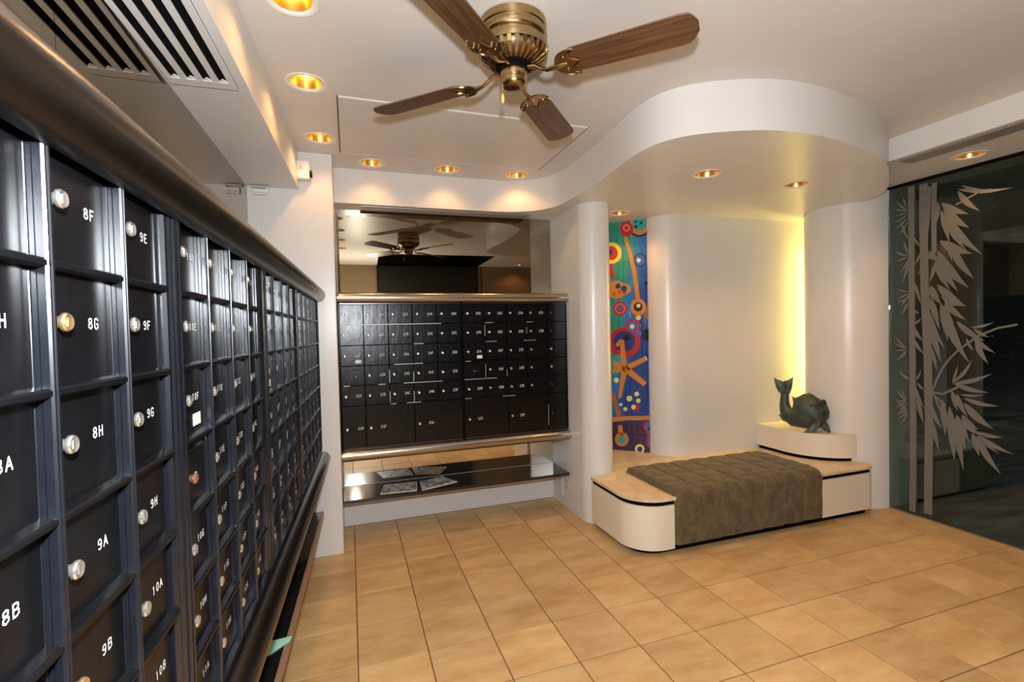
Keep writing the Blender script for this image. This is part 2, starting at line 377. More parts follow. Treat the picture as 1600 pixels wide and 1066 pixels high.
# ------------------------------------------------------------------ walls
struct('wall_pillar', boxm(-0.78, XP, YP, 3.95, 0, ZC, bev=0.006), PAINT, label='white painted pillar between the two mailbox walls')
struct('wall_back', boxm(-0.10, 1.70, YR, 3.95, 0, ZC), PAINT, label='white wall at the back of the mailbox recess')
struct('wall_left', boxm(s_of(Y0), 0.0, 0.40, 0.46, 0, ZC), PAINT, loc=LO, rotz=LR, label='white side wall behind the long mailbox row')
pts = [(XR, Y1)]+arc(XR+0.125, 3.265, 0.125, 180, 360, 24)+[(XR+0.25, Y1)]
struct('wall_partition', prism(new_bm(), pts, 0, ZS, (True, False)), PAINT, smooth=40, label='white partition with rounded end between recess and niche')
pts = [(2.42, Y1)]+arc(2.62, 3.53, 0.20, 180, 270, 16)+[(4.3, 3.33), (4.3, Y1)]
struct('wall_niche', prism(new_bm(), pts, 0, ZS, (True, False)), PAINT, smooth=40, label='white back wall of the niche with rounded left end')
pts = [(4.26, 2.595), (3.93, 2.595)][::-1]
pts = arc(3.93, 2.905, 0.31, 270, 90, 32)+[(4.26, 3.215), (4.26, 2.595)]
struct('wall_column', prism(new_bm(), pts, 0, ZC, (True, True)), PAINT, smooth=40, label='white rounded column between the niche and the glass wall')
struct('wall_niche_end', boxm(4.20, 4.30, 3.2, 3.36, 0, ZS), PAINT, label='end of the light pocket behind the rounded column')
# rear of the room, behind the photographer (seen in the mirrors)
bm = new_bm(); box(bm, -0.75, 0.30, Y0-0.12, Y0, 0, ZC); box(bm, 2.10, 4.3, Y0-0.12, Y0, 0, ZC)
struct('wall_rear', bm, mat('brown_wall_panel', (0.20, 0.135, 0.075), 0.5, noise=0.2, nscale=3), label='rear wall with a wide dark doorway')
bm = new_bm(); box(bm, 0.30, 2.10, Y0-0.11, Y0-0.06, 0, ZC)
d = struct('door_1', bm, DARKD, label='dark doorway leaf in the rear wall')
bm = new_bm(); box(bm, 0.28, 0.31, Y0-0.02, Y0+0.02, 0, 2.60); box(bm, 2.09, 2.12, Y0-0.02, Y0+0.02, 0, 2.60)
obj('door_frame', bm, WOODD, d)

# ------------------------------------------------------------------ downlight fixtures
def downlight_meshes():
    ring = new_bm(); lathe(ring, [(RH-0.004, 0.004), (RH, -0.001), (RH+0.013, -0.004), (RH+0.018, -0.003), (RH+0.019, 0.0005)], 32)
    can = new_bm(); lathe(can, [(RH-0.002, 0.002), (RH-0.006, 0.02), (0.050, 0.07), (0.036, 0.10), (0.0001, 0.105)], 32)
    bulb = new_bm(); lathe(bulb, [(0.0001, 0.034), (0.020, 0.036), (0.034, 0.044), (0.038, 0.054), (0.034, 0.066), (0.020, 0.098)], 20)
    return to_mesh('trim_ring', ring, WHITEP, 40), to_mesh('reflector', can, GOLD, 60), to_mesh('bulb', bulb, BULB, 60)
RINGM, CANM, BULBM = downlight_meshes()
def downlight(x, y, z, label, group, energy, angle=128, col=(1.0, 0.50, 0.17), blend=0.6):
    t = thing('downlight', label, 'downlight', (x, y, z), 0, group)
    obj('trim_ring', RINGM, None, t); obj('reflector', CANM, None, t); obj('bulb', BULBM, None, t)
    L = bpy.data.lights.new('downlight_lamp', 'SPOT'); L.energy = energy; L.color = col; L.spot_size = math.radians(angle); L.spot_blend = blend; L.shadow_soft_size = 0.03
    lo_ = bpy.data.objects.new('downlight_lamp', L); COL.objects.link(lo_); lo_.parent = t; lo_.location = (0, 0, 0.012)
    return t
ORD = ('third', 'second', 'first', 'fourth', 'fifth')
for (x, y), o_ in zip(DL_SIDE, ORD): downlight(x, y, ZC, f'gold recessed downlight beside the duct soffit, {o_} from the white pillar', 'downlights along the duct soffit', 4.2)
for (x, y), o_ in zip(DL_BACK, ('next to the white pillar', 'in the middle of the row of three', 'next to the rounded partition')): downlight(x, y, ZC, 'gold ceiling downlight before the recess mirror, '+o_, 'downlights along the mailbox recess', 3.2, 112)
for (x, y), o_ in zip(DL_SOF, ('mosaic panel', 'rounded column')): downlight(x, y, ZS, 'gold downlight in the curved soffit above the bench, on the side of the '+o_, 'downlights over the bench', 8)
for x, y in DL_MOS: downlight(x, y, ZS, 'small recessed downlight in the soffit right above the mosaic', None, 6)
for (x, y), o_ in zip(DL_HEAD, ('first', 'second', 'third')): downlight(x, y, ZH, f'gold downlight in the header beside the etched glass, {o_} from the rounded column', 'downlights in the glass header', 6)
for x, y in DL_REAR: downlight(x, y, ZC, 'recessed downlight in the ceiling by the rear wall', None, 12)

# ------------------------------------------------------------------ mailbox banks
ST = {  # single-stroke engraving alphabet, x 0..0.62, y 0..1
 '0': [[(.12,.2),(.12,.8),(.31,1),(.5,.8),(.5,.2),(.31,0),(.12,.2)]], '1': [[(.31,0),(.31,1),(.18,.86)]],
 '2': [[(.1,.8),(.2,.96),(.31,1),(.45,.95),(.52,.8),(.48,.62),(.1,0),(.54,0)]],
 '3': [[(.1,.85),(.31,1),(.5,.85),(.5,.65),(.3,.53),(.52,.38),(.52,.17),(.31,0),(.1,.14)]],
 '4': [[(.42,0),(.42,1),(.06,.3),(.56,.3)]], '5': [[(.5,1),(.14,1),(.11,.57),(.32,.62),(.52,.48),(.52,.17),(.31,0),(.1,.13)]],
 '6': [[(.48,.9),(.32,1),(.14,.82),(.1,.4),(.14,.12),(.31,0),(.5,.13),(.52,.38),(.34,.55),(.12,.42)]],
 '7': [[(.08,1),(.54,1),(.24,0)]], '8': [[(.31,.54),(.13,.66),(.13,.88),(.31,1),(.49,.88),(.49,.66),(.31,.54),(.1,.38),(.1,.14),(.31,0),(.52,.14),(.52,.38),(.31,.54)]],
 '9': [[(.14,.1),(.3,0),(.46,.16),(.52,.6),(.47,.88),(.31,1),(.12,.87),(.1,.62),(.28,.46),(.5,.56)]],
 'A': [[(.06,0),(.31,1),(.56,0)],[(.14,.34),(.48,.34)]], 'B': [[(.1,0),(.1,1),(.36,1),(.5,.9),(.5,.65),(.36,.53),(.1,.53)],[(.36,.53),(.54,.4),(.54,.14),(.38,0),(.1,0)]],
 'C': [[(.54,.84),(.4,1),(.22,1),(.1,.82),(.1,.18),(.22,0),(.4,0),(.54,.16)]], 'D': [[(.1,0),(.1,1),(.34,1),(.52,.8),(.52,.2),(.34,0),(.1,0)]],
 'E': [[(.52,1),(.1,1),(.1,0),(.52,0)],[(.1,.53),(.42,.53)]], 'F': [[(.52,1),(.1,1),(.1,0)],[(.1,.53),(.42,.53)]],
 'G': [[(.53,.84),(.4,1),(.22,1),(.1,.82),(.1,.18),(.22,0),(.4,0),(.53,.14),(.53,.45),(.34,.45)]], 'H': [[(.1,0),(.1,1)],[(.52,0),(.52,1)],[(.1,.53),(.52,.53)]]}
def text_bm(s, h, wd, xs=1.0):           # lettering standing in the XZ plane, facing -Y, centred
    bm = new_bm(); adv = 0.78*h*xs; tot = adv*(len(s)-1)+0.62*h*xs; hw = wd/2
    for k, ch in enumerate(s):
        for pl in ST[ch]:
            P = [Vector((p[0]*h*xs+adv*k-tot/2, 0, (p[1]-0.5)*h)) for p in pl]
            for a, b in zip(P, P[1:]):
                d = (b-a).normalized(); n = Vector((-d.z, 0, d.x))*hw; e = d*hw*0.7
                q = [a-e-n, b+e-n, b+e+n, a-e+n]
                v0 = [bm.verts.new(p) for p in q]; bm.faces.new(v0)
    for f in bm.faces:
        f.normal_update()
        if f.normal.y > 0: f.normal_flip()
    return bm
def lock_mesh(r, m):
    bm = new_bm(); lathe(bm, [(r*0.6, 0), (r*0.68, -r*0.75), (r, -r*0.95), (r, -r*1.2), (r*0.84, -r*1.4), (r*0.5, -r*1.3), (r*0.0001+1e-5, -r*1.3)], 20, axis='Y')
    box(bm, -r*0.12, r*0.12, -r*1.36, -r*1.28, -r*0.45, r*0.45)
    return to_mesh('lock', bm, m, 35)
LOCK_L = {k: lock_mesh(0.0108, m) for k, m in (('n', LOCKM), ('b', BRASSL), ('c', COPPER))}
LOCK_B = {k: lock_mesh(0.0098, m) for k, m in (('n', LOCKM), ('b', BRASSL), ('d', LOCKD))}
DOORC = {}
def door(parent, x0, x1, z0, z1, yd, txt, lock, locks, lx, tx, dm, th, tw, sticker=False, master=False, dz=0.0):
    key = (round(x1-x0, 4), round(z1-z0, 4), dm.name)
    if key not in DOORC: DOORC[key] = to_mesh('door', boxm(0, x1-x0, 0, 0.008, 0, z1-z0, bev=0.0015, seg=1), dm)
    d = obj('door', DOORC[key], None, parent, (x0, yd, z0))
    W, H = x1-x0, z1-z0
    if master:
        o = obj('lock', locks['c'] if 'c' in locks else locks['d'], None, d, (W*0.30 if 'c' in locks else W*0.45, 0, H*0.45))
        b = new_bm(); box(b, W*0.12, W*0.95, -0.004, 0.001, H*0.83, H*0.86); obj('flap_edge', b, FRAME if 'c' in locks else BOXB, d)
        b = new_bm(); lathe(b, [(0.002, 0.0), (0.002, -0.0012), (0.00001, -0.0015)], 8, axis='Y'); obj('rivet', b, LOCKM, d, loc=(W*0.62, 0, H*0.45))
        return d
    if lock: obj('lock', locks[lock], None, d, (lx, 0, H*0.5+dz))
    if txt: obj('number', text_bm(txt, th, tw, 1.35 if 'c' in locks else 1.0), INK, d, loc=(tx, -0.0008, H*0.5+dz*1.0), recalc=False)
    if sticker:
        s = obj('sticker', boxm(-0.02, 0.02, -0.0012, 0, -0.012, 0.012, bev=0.0005, seg=1), STICK, d, loc=(tx+0.004, 0, H*0.2))
    return d
def seq(n, floor_, letter):
    out = []; L = 'ABCDEFGH'; k = L.index(letter)
    while len(out) < n:
        out.append(f'{floor_}{L[k]}'); k += 1
        if k == 8: k = 0; floor_ += 2 if floor_ == 12 else 1
    return out
ROWS_L = [1.670, 1.533, 1.395, 1.257, 1.121, 0.985, 0.850, 0.712]
ALLN = seq(400, 6, 'G')
def divider_mesh(h, wd, dep):      # fluted upright standing from z 0 to h, front at y 0, back at y dep
    prof = [(-wd/2, dep), (-wd/2, dep*0.72), (-wd/2+wd*0.08, dep*0.66), (-wd/2+wd*0.08, dep*0.44), (-wd/2, dep*0.38), (-wd/2, dep*0.10), (-wd/2+wd*0.12, 0), (-wd*0.15, 0), (-wd*0.08, dep*0.12), (wd*0.08, dep*0.12),
            (wd*0.15, 0), (wd/2-wd*0.12, 0), (wd/2, dep*0.1), (wd/2, dep)]
    return prism(new_bm(), prof, 0, h)
def horiz_mesh(L, hh, dep):
    bm = new_bm(); P = [(dep, hh/2), (dep*0.12, hh*0.30), (0, hh*0.10), (0, -hh*0.30), (dep*0.2, -hh/2), (dep, -hh/2)]
    a = [bm.verts.new((0, y, z)) for y, z in P]; b = [bm.verts.new((L, y, z)) for y, z in P]
    for i in range(len(P)): j = (i+1) % len(P); bm.faces.new((a[i], b[i], b[j], a[j]))
    bm.faces.new(a); bm.faces.new(b[::-1]); return bm
def side_bank(label, y_edges, y_end, numbers, master_at=None, stick=None, brass=None):
    s0 = s_of(y_edges[0]); c, s = math.cos(LR), math.sin(LR)
    t = thing('mailbox_bank', label, 'mailboxes', (LO[0]+c*s0, LO[1]+s*s0, 0), LR, 'mailbox banks along the side wall')
    E = [s_of(y)-s0 for y in y_edges]; end = s_of(y_end)-s0; REC = 0.017
    obj('cabinet', boxm(0.001, end-0.001, REC+0.009, 0.35, 0.695, 1.70), BLACK, t)
    ht = ROWS_L[0]-ROWS_L[-1]
    dv = to_mesh('vertical_divider', divider_mesh(ht, 0.012, REC+0.009), FRAME)
    for e in E[1:-1]: obj('vertical_divider', dv, None, t, (e, 0, ROWS_L[-1]))
    e0 = new_bm(); 
    prism(e0, [(0.001, 0), (0.008, 0), (0.009, 0.004), (0.009, REC+0.009), (0.001, REC+0.009)], ROWS_L[-1], ROWS_L[0]); obj('end_frame', e0, FRAME, t)
    wd = end-E[-1]
    if wd > 0.02:
        for k in range(3):
            a, b = E[-1]+wd*k/3, E[-1]+wd*(k+1)/3
            e0 = prism(new_bm(), [(a+0.0005, 0.012-0.005*k), (a+0.004, 0.006-0.003*k), (b-0.003, 0.006-0.003*k), (b-0.0005, 0.012-0.005*k), (b-0.0005, REC+0.009), (a+0.0005, REC+0.009)], ROWS_L[-1], ROWS_L[0])
            obj('end_frame', e0, FRAME, t)
    else:
        e0 = prism(new_bm(), [(E[-1]-0.004, 0), (end-0.001, 0), (end-0.001, REC+0.009), (E[-1]-0.004, REC+0.009)], ROWS_L[-1], ROWS_L[0]); obj('end_frame', e0, FRAME, t)
    hm = to_mesh('horizontal_divider', horiz_mesh(E[-1]-0.010, 0.013, REC+0.006), BOXB)
    for z in ROWS_L[1:-1]: obj('horizontal_divider', hm, None, t, (0.009, 0.0012, z))
    b = new_bm(); box(b, 0.001, end-0.001, 0.001, REC+0.009, ROWS_L[0], ROWS_L[0]+0.02); obj('head_frame', b, FRAME, t)
    b = new_bm(); box(b, 0.001, end-0.001, 0.001, REC+0.009, ROWS_L[-1]-0.016, ROWS_L[-1]); obj('foot_frame', b, FRAME, t)
    b = new_bm(); box(b, end-0.012, end-0.002, -0.004, 0.002, ROWS_L[0]+0.003, ROWS_L[0]+0.013, bev=0.001, seg=1); obj('corner_clip', b, WHITEP, t)
    it = iter(numbers); cs = len(E)-1
    for ci in range(cs):
        for ri in range(7):
            a, b_, z1, z0 = E[ci]+0.006, E[ci+1]-0.006, ROWS_L[ri]-0.004, ROWS_L[ri+1]+0.004
            if ci == 0: a = E[0]+0.011
            if master_at == (ci, ri): door(t, a, b_, z0, z1, REC, None, None, LOCK_L, 0, 0, BOXB, 0, 0, master=True); continue
            n = next(it)
            lk = 'b' if (brass and n in brass) else 'n'
            door(t, a, b_, z0, z1, REC, n, lk, LOCK_L, 0.025, (b_-a)*0.69, BOXB, 0.0128, 0.0021, sticker=(n == stick), dz=0.006 if ri < 3 else 0.0)
    return t
i0 = ALLN.index('7G')-7
side_bank('black mailbox bank beside the boxes numbered 10D to 14F, with doors 8F and 9A', [0.305, 0.473, 0.641, 0.804, 0.952], 0.997, ALLN[i0:i0+28], brass={'8G', '9B'})
k = ALLN.index('10D')
side_bank('black mailbox bank with doors 10D to 14F and a copper master lock', [1.0, 1.157, 1.322, 1.487, 1.652], 1.722, ALLN[k:k+27], (0, 3), '10F')
k = ALLN.index('14G')
side_bank('black mailbox bank of four narrow columns next to boxes 10D to 14F, doors from 14G', [1.728, 1.865, 2.03, 2.195, 2.36], 2.425, ALLN[k:k+27], (0, 3), '15A')
k2 = k+27
side_bank('black mailbox bank of five columns butting against the white pillar', [2.43, 2.60, 2.775, 2.945, 3.115, 3.285], 3.332, ALLN[k2:k2+34], (0, 3))

ROWS_B = [1.652, 1.508, 1.367, 1.226, 1.091, 0.950, 0.662]
YB = 3.47
def back_bank(label, xe, cols, wide, master_at, stick):
    x0 = xe[0]; t = thing('mailbox_bank', label, 'mailboxes', (x0, YB, 0), 0, 'mailbox banks in the recess')
    E = [x-x0 for x in xe]
    obj('cabinet', boxm(0.001, E[-1]-0.001, 0.010, YR-YB-0.03, ROWS_B[-1]-0.02, ROWS_B[0]+0.01), BLACK, t)
    g = 0.0025
    for a, b in ((0.0005, 0.0075), (E[-1]-0.0075, E[-1]-0.0005)):
        obj('end_frame', boxm(a, b, -0.004, 0.012, ROWS_B[-1], ROWS_B[0], bev=0.001, seg=1), BOXB, t)
    obj('head_frame', boxm(0.008, E[-1]-0.008, -0.003, 0.012, ROWS_B[0]-0.004, ROWS_B[0]+0.006, bev=0.001, seg=1), FRAME, t)
    obj('foot_frame', boxm(0.008, E[-1]-0.008, -0.003, 0.012, ROWS_B[-1]-0.012, ROWS_B[-1]+0.001, bev=0.001, seg=1), FRAME, t)
    for ci, colm in enumerate(cols):
        for ri, n in enumerate(colm):
            a, b = E[ci]+(0.009 if ci == 0 else g), E[ci+1]-(0.009 if ci == len(cols)-1 else g)
            z1, z0 = ROWS_B[ri]-(0.006 if ri == 0 else g*0.8), ROWS_B[ri+1]+g*0.8
            W = b-a
            if master_at == (ci, ri): door(t, a, b, z0, z1, 0.002, None, None, LOCK_B, 0, 0, BOXP, 0, 0, master=True); continue
            lk = 'n' if n is not None else 'd'
            if n == '': lk = 'n'
            door(t, a, b, z0, z1, 0.0, n, lk, LOCK_B, W*0.17, W*0.72, BOXP, 0.017, 0.0026, sticker=(n == stick))
    for c0, c1, n in wide:
        a, b = E[c0]+(0.009 if c0 == 0 else g), E[c1]-(0.009 if c1 == len(cols) else g)
        door(t, a, b, ROWS_B[-1]+g, ROWS_B[5]-g, 0.0, n, 'n' if n else 'd', LOCK_B, 0.029, 0.115, BOXP, 0.017, 0.0026, dz=-0.01)
    return t
lb = back_bank('black mailbox bank with doors 22D to 25F below the recess mirror', [-0.069, 0.092, 0.258, 0.425, 0.599, 0.782],
          [['22D', '22E', '22F', None, '22G'], ['23A', '23B', '23C', '23D', '23E'], ['23G', '23H', '24A', '24B', '24C'], ['24D', '24E', '24F', '24G', '24H'], ['25B', '25C', '25D', '25E', '25F']],
          [(0, 1, '22H'), (1, 3, '23F'), (3, 5, '25A')], (0, 3), '22F')
rb = back_bank('black mailbox bank with doors 25G to 27H beside the rounded partition', [0.784, 0.956, 1.124, 1.289, 1.457, 1.626],
          [['25G', '25H', '26A', None, '26B'], ['26D', '26E', '26F', '26G', '26H'], ['27A', '27B', '27C', '27D', '27E'], ['27G', '27H', '', '', ''], [None, None, '', '', None]],
          [(0, 2, '26C'), (2, 4, '27F'), (4, 5, None)], (0, 3), '26A')
# worn, bare metal edges along some seams of the recess boxes
def worn(parent, x0, x1, z, vert=False):
    b = boxm(x0, x1, -0.0022, 0.001, z-0.0018, z+0.0018) if not vert else boxm(x0-0.0015, x0+0.0015, -0.0022, 0.001, z, x1)
    obj('worn_edge', b, SCRATCH, parent)
for x0, x1, z in ((0.012, 0.70, 1.508), (0.50, 0.57, 1.367), (0.36, 0.56, 1.226), (0.42, 0.70, 1.091), (0.33, 0.37, 0.95), (0.44, 0.54, 0.95), (0.02, 0.06, 1.091), (0.25, 0.30, 1.091)): worn(lb, x0, x1, z)
for x0, x1, z in ((0.175, 0.235, 1.508), (0.175, 0.265, 1.367), (0.505, 0.56, 1.508), (0.48, 0.58, 1.367), (0.02, 0.06, 1.226), (0.01, 0.26, 1.091), (0.30, 0.40, 0.95), (0.01, 0.06, 0.95)): worn(rb, x0, x1, z)
for x, z, z1 in ((0.327, 0.96, 1.04), (0.494, 0.955, 1.03), (0.494, 1.10, 1.17), (0.327, 1.10, 1.19)): worn(lb, x, z1, z, True)
for x, z, z1 in ((0.172, 1.10, 1.20), (0.340, 1.10, 1.15), (0.673, 0.70, 0.86), (0.172, 1.41, 1.49), (0.505, 1.42, 1.47)): worn(rb, x, z1, z, True)

# ------------------------------------------------------------------ half-round rails
def rail(label, L, r, z, loc, rotz, m):
    pr = [(-0.0005, -r)]+[(-r*math.cos(a)*1.0, r*math.sin(a)) for a in [math.radians(-80+160*i/14) for i in range(15)]]+[(-0.0005, r)]
    bm = new_bm(); A = [bm.verts.new((0, y, z+q)) for y, q in pr]; B = [bm.verts.new((L, y, z+q)) for y, q in pr]
    for i in range(len(pr)): j = (i+1) % len(pr); bm.faces.new((A[i], B[i], B[j], A[j]))
    bm.faces.new(A); bm.faces.new(B[::-1])
    o = obj('metal_rail', bm, m, None, loc, rotz, 40)
    return tag(o, label, 'rail')
sN = s_of(0.24); LN = (LO[0]+math.cos(LR)*sN, LO[1]+math.sin(LR)*sN, 0)
rail('champagne metal half round rail coloured dark for shade above the long side row of mailboxes', -sN-0.004, 0.046, 1.702, LN, LR, RAIL_SHADED)
rail('champagne metal half round rail coloured dark for shade below the long side row of mailboxes', -sN-0.004, 0.046, 0.645, LN, LR, RAIL_SHADED)
rail('champagne metal half round rail above the recess mailboxes', XR-XP-0.006, 0.036, 1.693, (XP+0.003, YB-0.005, 0), 0, RAIL)
rail('champagne metal half round rail below the recess mailboxes', XR-XP-0.006, 0.038, 0.612, (XP+0.003, YB-0.005, 0), 0, RAIL)

struct('trim_2', boxm(s_of(0.24), -0.004, 0.001, 0.40, 1.703, 1.748), RAIL_SHADED, loc=LO, rotz=LR, label='metal ledge in the shade-darkened rail colour on top of the side mailboxes')
struct('trim_3', boxm(s_of(0.24), -0.004, 0.001, 0.361, 0.602, 0.690), BLACK, loc=LO, rotz=LR, label='black base board under the side mailboxes')
struct('trim_4', boxm(XP+0.003, XR-0.003, YB+0.001, YR-0.002, 1.664, 1.724), RAIL, label='metal ledge on top of the recess mailboxes')
struct('trim_5', boxm(XP+0.003, XR-0.003, YB+0.001, YR-0.002, 0.579, 0.630), BLACK, label='black base board under the recess mailboxes')
# ------------------------------------------------------------------ mirrors
t = thing('wall_mirror', 'bronze tinted mirror strip above the side mailboxes under the duct soffit', 'mirror', (LO[0]-0.033, LO[1]+0.0, 0), PI/2-0.0185)
cut = s_of(1.36)
obj('mirror_pane', boxm(cut+0.001, -0.003, 0.352, 0.358, 1.7485, ZS-0.001), MIRB, t); obj('mirror_pane', boxm(s_of(Y0)+0.01, cut-0.001, 0.352, 0.358, 1.7485, ZS-0.001), MIRB, t)
t = thing('wall_mirror', 'bronze tinted mirror above the recess mailboxes reflecting the fan', 'mirror', (XP+0.004, 3.795, 0), -0.017)
obj('mirror_pane', boxm(0.0, 1.695, 0.0, 0.006, 1.735, ZS-0.001), MIRB, t)
t = thing('wall_mirror', 'low mirror strip behind the magazines between shelf and mailboxes', 'mirror', (XP+0.002, 3.80, 0), 0)
obj('mirror_pane', boxm(0.0, 1.70, 0.0, 0.006, 0.306, 0.575), MIRC, t)

# ------------------------------------------------------------------ shelves and what lies on them
t = thing('wall_shelf', 'black gloss shelf below the recess mailboxes', 'shelf', (XP+0.002, 3.47, 0), 0)
obj('shelf_board', boxm(0, XR-XP-0.004, 0.0, YR-3.47-0.012, 0.282, 0.304, bev=0.002, seg=1), SHELF, t)
obj('edge_strip', boxm(0, XR-XP-0.004, 0.001, 0.03, 0.2785, 0.2815), EDGE, t)
t = thing('wall_shelf', 'black gloss shelf below the long side row of mailboxes', 'shelf', LN, LR)
obj('shelf_board', boxm(0, -sN-0.004, 0.02, 0.355, 0.280, 0.300), SHELF, t)
obj('edge_strip', boxm(0, -sN-0.004, 0.004, 0.0195, 0.262, 0.302, bev=0.002, seg=1), EDGE, t)
struct('trim_1', boxm(s_of(0.24), -0.004, 0.335, 0.361, 0.305, 0.60), BLACK, loc=LO, rotz=LR, label='black panel behind the shelf under the side mailboxes')
def magazine(label, corners, m, z=0.3045, th=0.004, fold=0.0):
    c = sum((Vector(p) for p in corners), Vector((0, 0)))/4
    bm = new_bm(); pts_ = [(p[0]-c.x, p[1]-c.y) for p in corners]
    prism(bm, pts_, 0, th)
    t = thing('magazine', label, 'magazine', (c.x, c.y, z)); obj('pages', bm, STICK, t)
    b2 = new_bm(); prism(b2, [(p[0]*0.97, p[1]*0.97) for p in pts_], th, th+0.0012); obj('cover', b2, m, t)
    return t
magazine('open brochure with brown and green photos lying on the black shelf', [(0.175, 3.52), (0.43, 3.50), (0.455, 3.70), (0.215, 3.72)], print_mat('brochure_print', 3.1))
magazine('white newsletter with a building photo lying tilted on the black shelf', [(0.465, 3.49), (0.745, 3.585), (0.655, 3.765), (0.475, 3.70)], print_mat('newsletter_print', 7.7, (0.80, 0.82, 0.85)))
gp = obj('paper_sheet', prism(new_bm(), [(-0.02, -0.05), (0.045, 0.015), (0.05, 0.045), (-0.06, 0.04)], 0, 0.0015), GREENP, None, (-0.290, 1.945, 0.302), 0.0)
tag(gp, 'mint green paper lying on the shelf under the side mailboxes', 'paper')

# ------------------------------------------------------------------ air vents
t = thing('air_vent', 'white slotted air vent in the underside of the duct soffit', 'vent', LO, LR)
e1 = s_of(2.03); e2 = s_of(0.0); zv = ZS-0.0090
obj('backing', boxm(e2, e1, 0.124, 0.342, ZS-0.0025, ZS-0.0005), BLACK, t)
ys = [0.128, 0.158, 0.212, 0.264, 0.316, 0.342]
for a, b in ((0.124, 0.146), (0.174, 0.196), (0.224, 0.246), (0.274, 0.296), (0.324, 0.342)): obj('slat', boxm(e2, e1-0.05, a, b, zv, ZS-0.003, bev=0.001, seg=1), VENTW, t)
obj('end_plate', boxm(e1-0.05, e1, 0.124, 0.342, zv, ZS-0.003, bev=0.001, seg=1), VENTW, t)
for k in range(4):
    yk = 0.160+k*0.050; b = prism(new_bm(), [(e1-0.051, yk-0.013), (e1-0.051, yk+0.013), (e1-0.068, yk)], zv+0.002, ZS-0.003); obj('slot_tab', b, WHITEP, t)
t = thing('air_vent', 'slim aluminium linear vent under the soffit above the recess mirror', 'vent', (0.10, 3.63, 0))
obj('backing', boxm(0, 1.30, 0.0, 0.11, ZS-0.0025, ZS-0.0005), BLACK, t)
for k in range(5): obj('slat', boxm(0, 1.30, 0.0+k*0.0245, 0.012+k*0.0245, ZS-0.011, ZS-0.003, bev=0.001, seg=1), ALU, t)
t = thing('air_vent', 'slim linear vent along the header over the glass wall', 'vent', (3.335, Y0+0.1, 0))
obj('backing', boxm(0, 0.13, 0, 3.04, ZH-0.0025, ZH-0.0005), mat('vent_grey', (0.18, 0.17, 0.16), 0.5), t)
for k in range(5): obj('slat', boxm(0.0+k*0.0285, 0.015+k*0.0285, 0, 3.04, ZH-0.010, ZH-0.003, bev=0.001, seg=1), ALU, t)

# ------------------------------------------------------------------ glass wall with etched bamboo
gw = struct('window_1', boxm(XG, XG+0.010, Y0, 2.594, 0.004, ZH-0.002), GLASS, label='smoked glass wall etched with tall bamboo')
obj('top_channel', boxm(XG-0.012, XG+0.022, Y0, 2.594, ZH-0.016, ZH-0.001), BLACK, gw)
obj('sill_channel', boxm(XG-0.008, XG+0.018, Y0, 2.594, 0.0, 0.010), SILL, gw)
LEAFN = [0]
def gp_(px, py): p = on_plane(px, py, (1, 0, 0), XG); return Vector((p.y, p.z))
def etch_poly(name, pts2):
    LEAFN[0] += 1; off = 0.0008+0.00004*(LEAFN[0] % 40)
    bm = new_bm(); a = [bm.verts.new((XG-off, p.x, p.y)) for p in pts2]; b = [bm.verts.new((XG-0.0001, p.x, p.y)) for p in pts2]
    n = len(a); bm.faces.new(a); 
    for i in range(n): bm.faces.new((a[i], a[(i+1) % n], b[(i+1) % n], b[i]))
    return obj(name, bm, ETCH, gw)
def leaf(ox, oy, bx, by, tx, ty, wz):
    S_ = 200/1066
    A = gp_(ox+bx*S_, oy+by*S_); B = gp_(ox+tx*S_, oy+ty*S_); d = B-A; L = d.length; d.normalize(); n = Vector((-d.y, d.x))
    hw = wz*S_*0.0046*0.5*0.72
    sag = L*0.06*(1 if d.x < 0 else -1)*(0 if abs(d.y) > 0.95 else 1)
    prof = [(0, 0.10), (0.12, 0.62), (0.3, 0.97), (0.45, 1.0), (0.62, 0.82), (0.8, 0.45), (1.0, 0.02)]
    cen = [A+d*(L*t_)+n*(sag*math.sin(PI*t_)) for t_, _ in prof]
    pts2 = [c+n*(hw*q) for c, (_, q) in zip(cen, prof)]+[c-n*(hw*q) for c, (_, q) in reversed(list(zip(cen, prof)))]
    etch_poly('etched_leaf', pts2)
def stem(ox, oy, pl, wz, name='etched_stalk'):
    S_ = 200/1066; P = [gp_(ox+x*S_, oy+y*S_) for x, y in pl]; hw = wz*S_*0.0046*0.5; Lft, Rgt = [], []
    for i, p in enumerate(P):
        d = (P[min(i+1, len(P)-1)]-P[max(i-1, 0)]).normalized(); n = Vector((-d.y, d.x)); Lft.append(p+n*hw); Rgt.append(p-n*hw)
    etch_poly(name, Lft+Rgt[::-1])
C1, C2, C3 = (1390, 280), (1390, 450), (1390, 600)
stem(*C1, [(180, 60), (184, 1066), (190, 1500), (196, 2100), (192, 2770)], 48)
stem(*C1, [(282, 40), (280, 300), (292, 900), (318, 1500), (328, 2000), (320, 2790)], 62)
stem(*C1, [(375, 30), (368, 240), (372, 600), (330, 660)], 36)
stem(*C1, [(335, 60), (322, 330), (285, 620)], 26)
stem(*C2, [(360, 850), (395, 760), (440, 670), (500, 590), (560, 530), (660, 455), (760, 390), (900, 335), (1066, 305)], 15, 'etched_branch')
stem(*C2, [(350, 865), (440, 885), (520, 850), (600, 810)], 18, 'etched_branch')
stem(*C1, [(550, 215), (640, 165), (740, 110), (850, 85)], 13, 'etched_branch')
stem(*C3, [(350, 75), (430, 150), (470, 180)], 14, 'etched_branch')
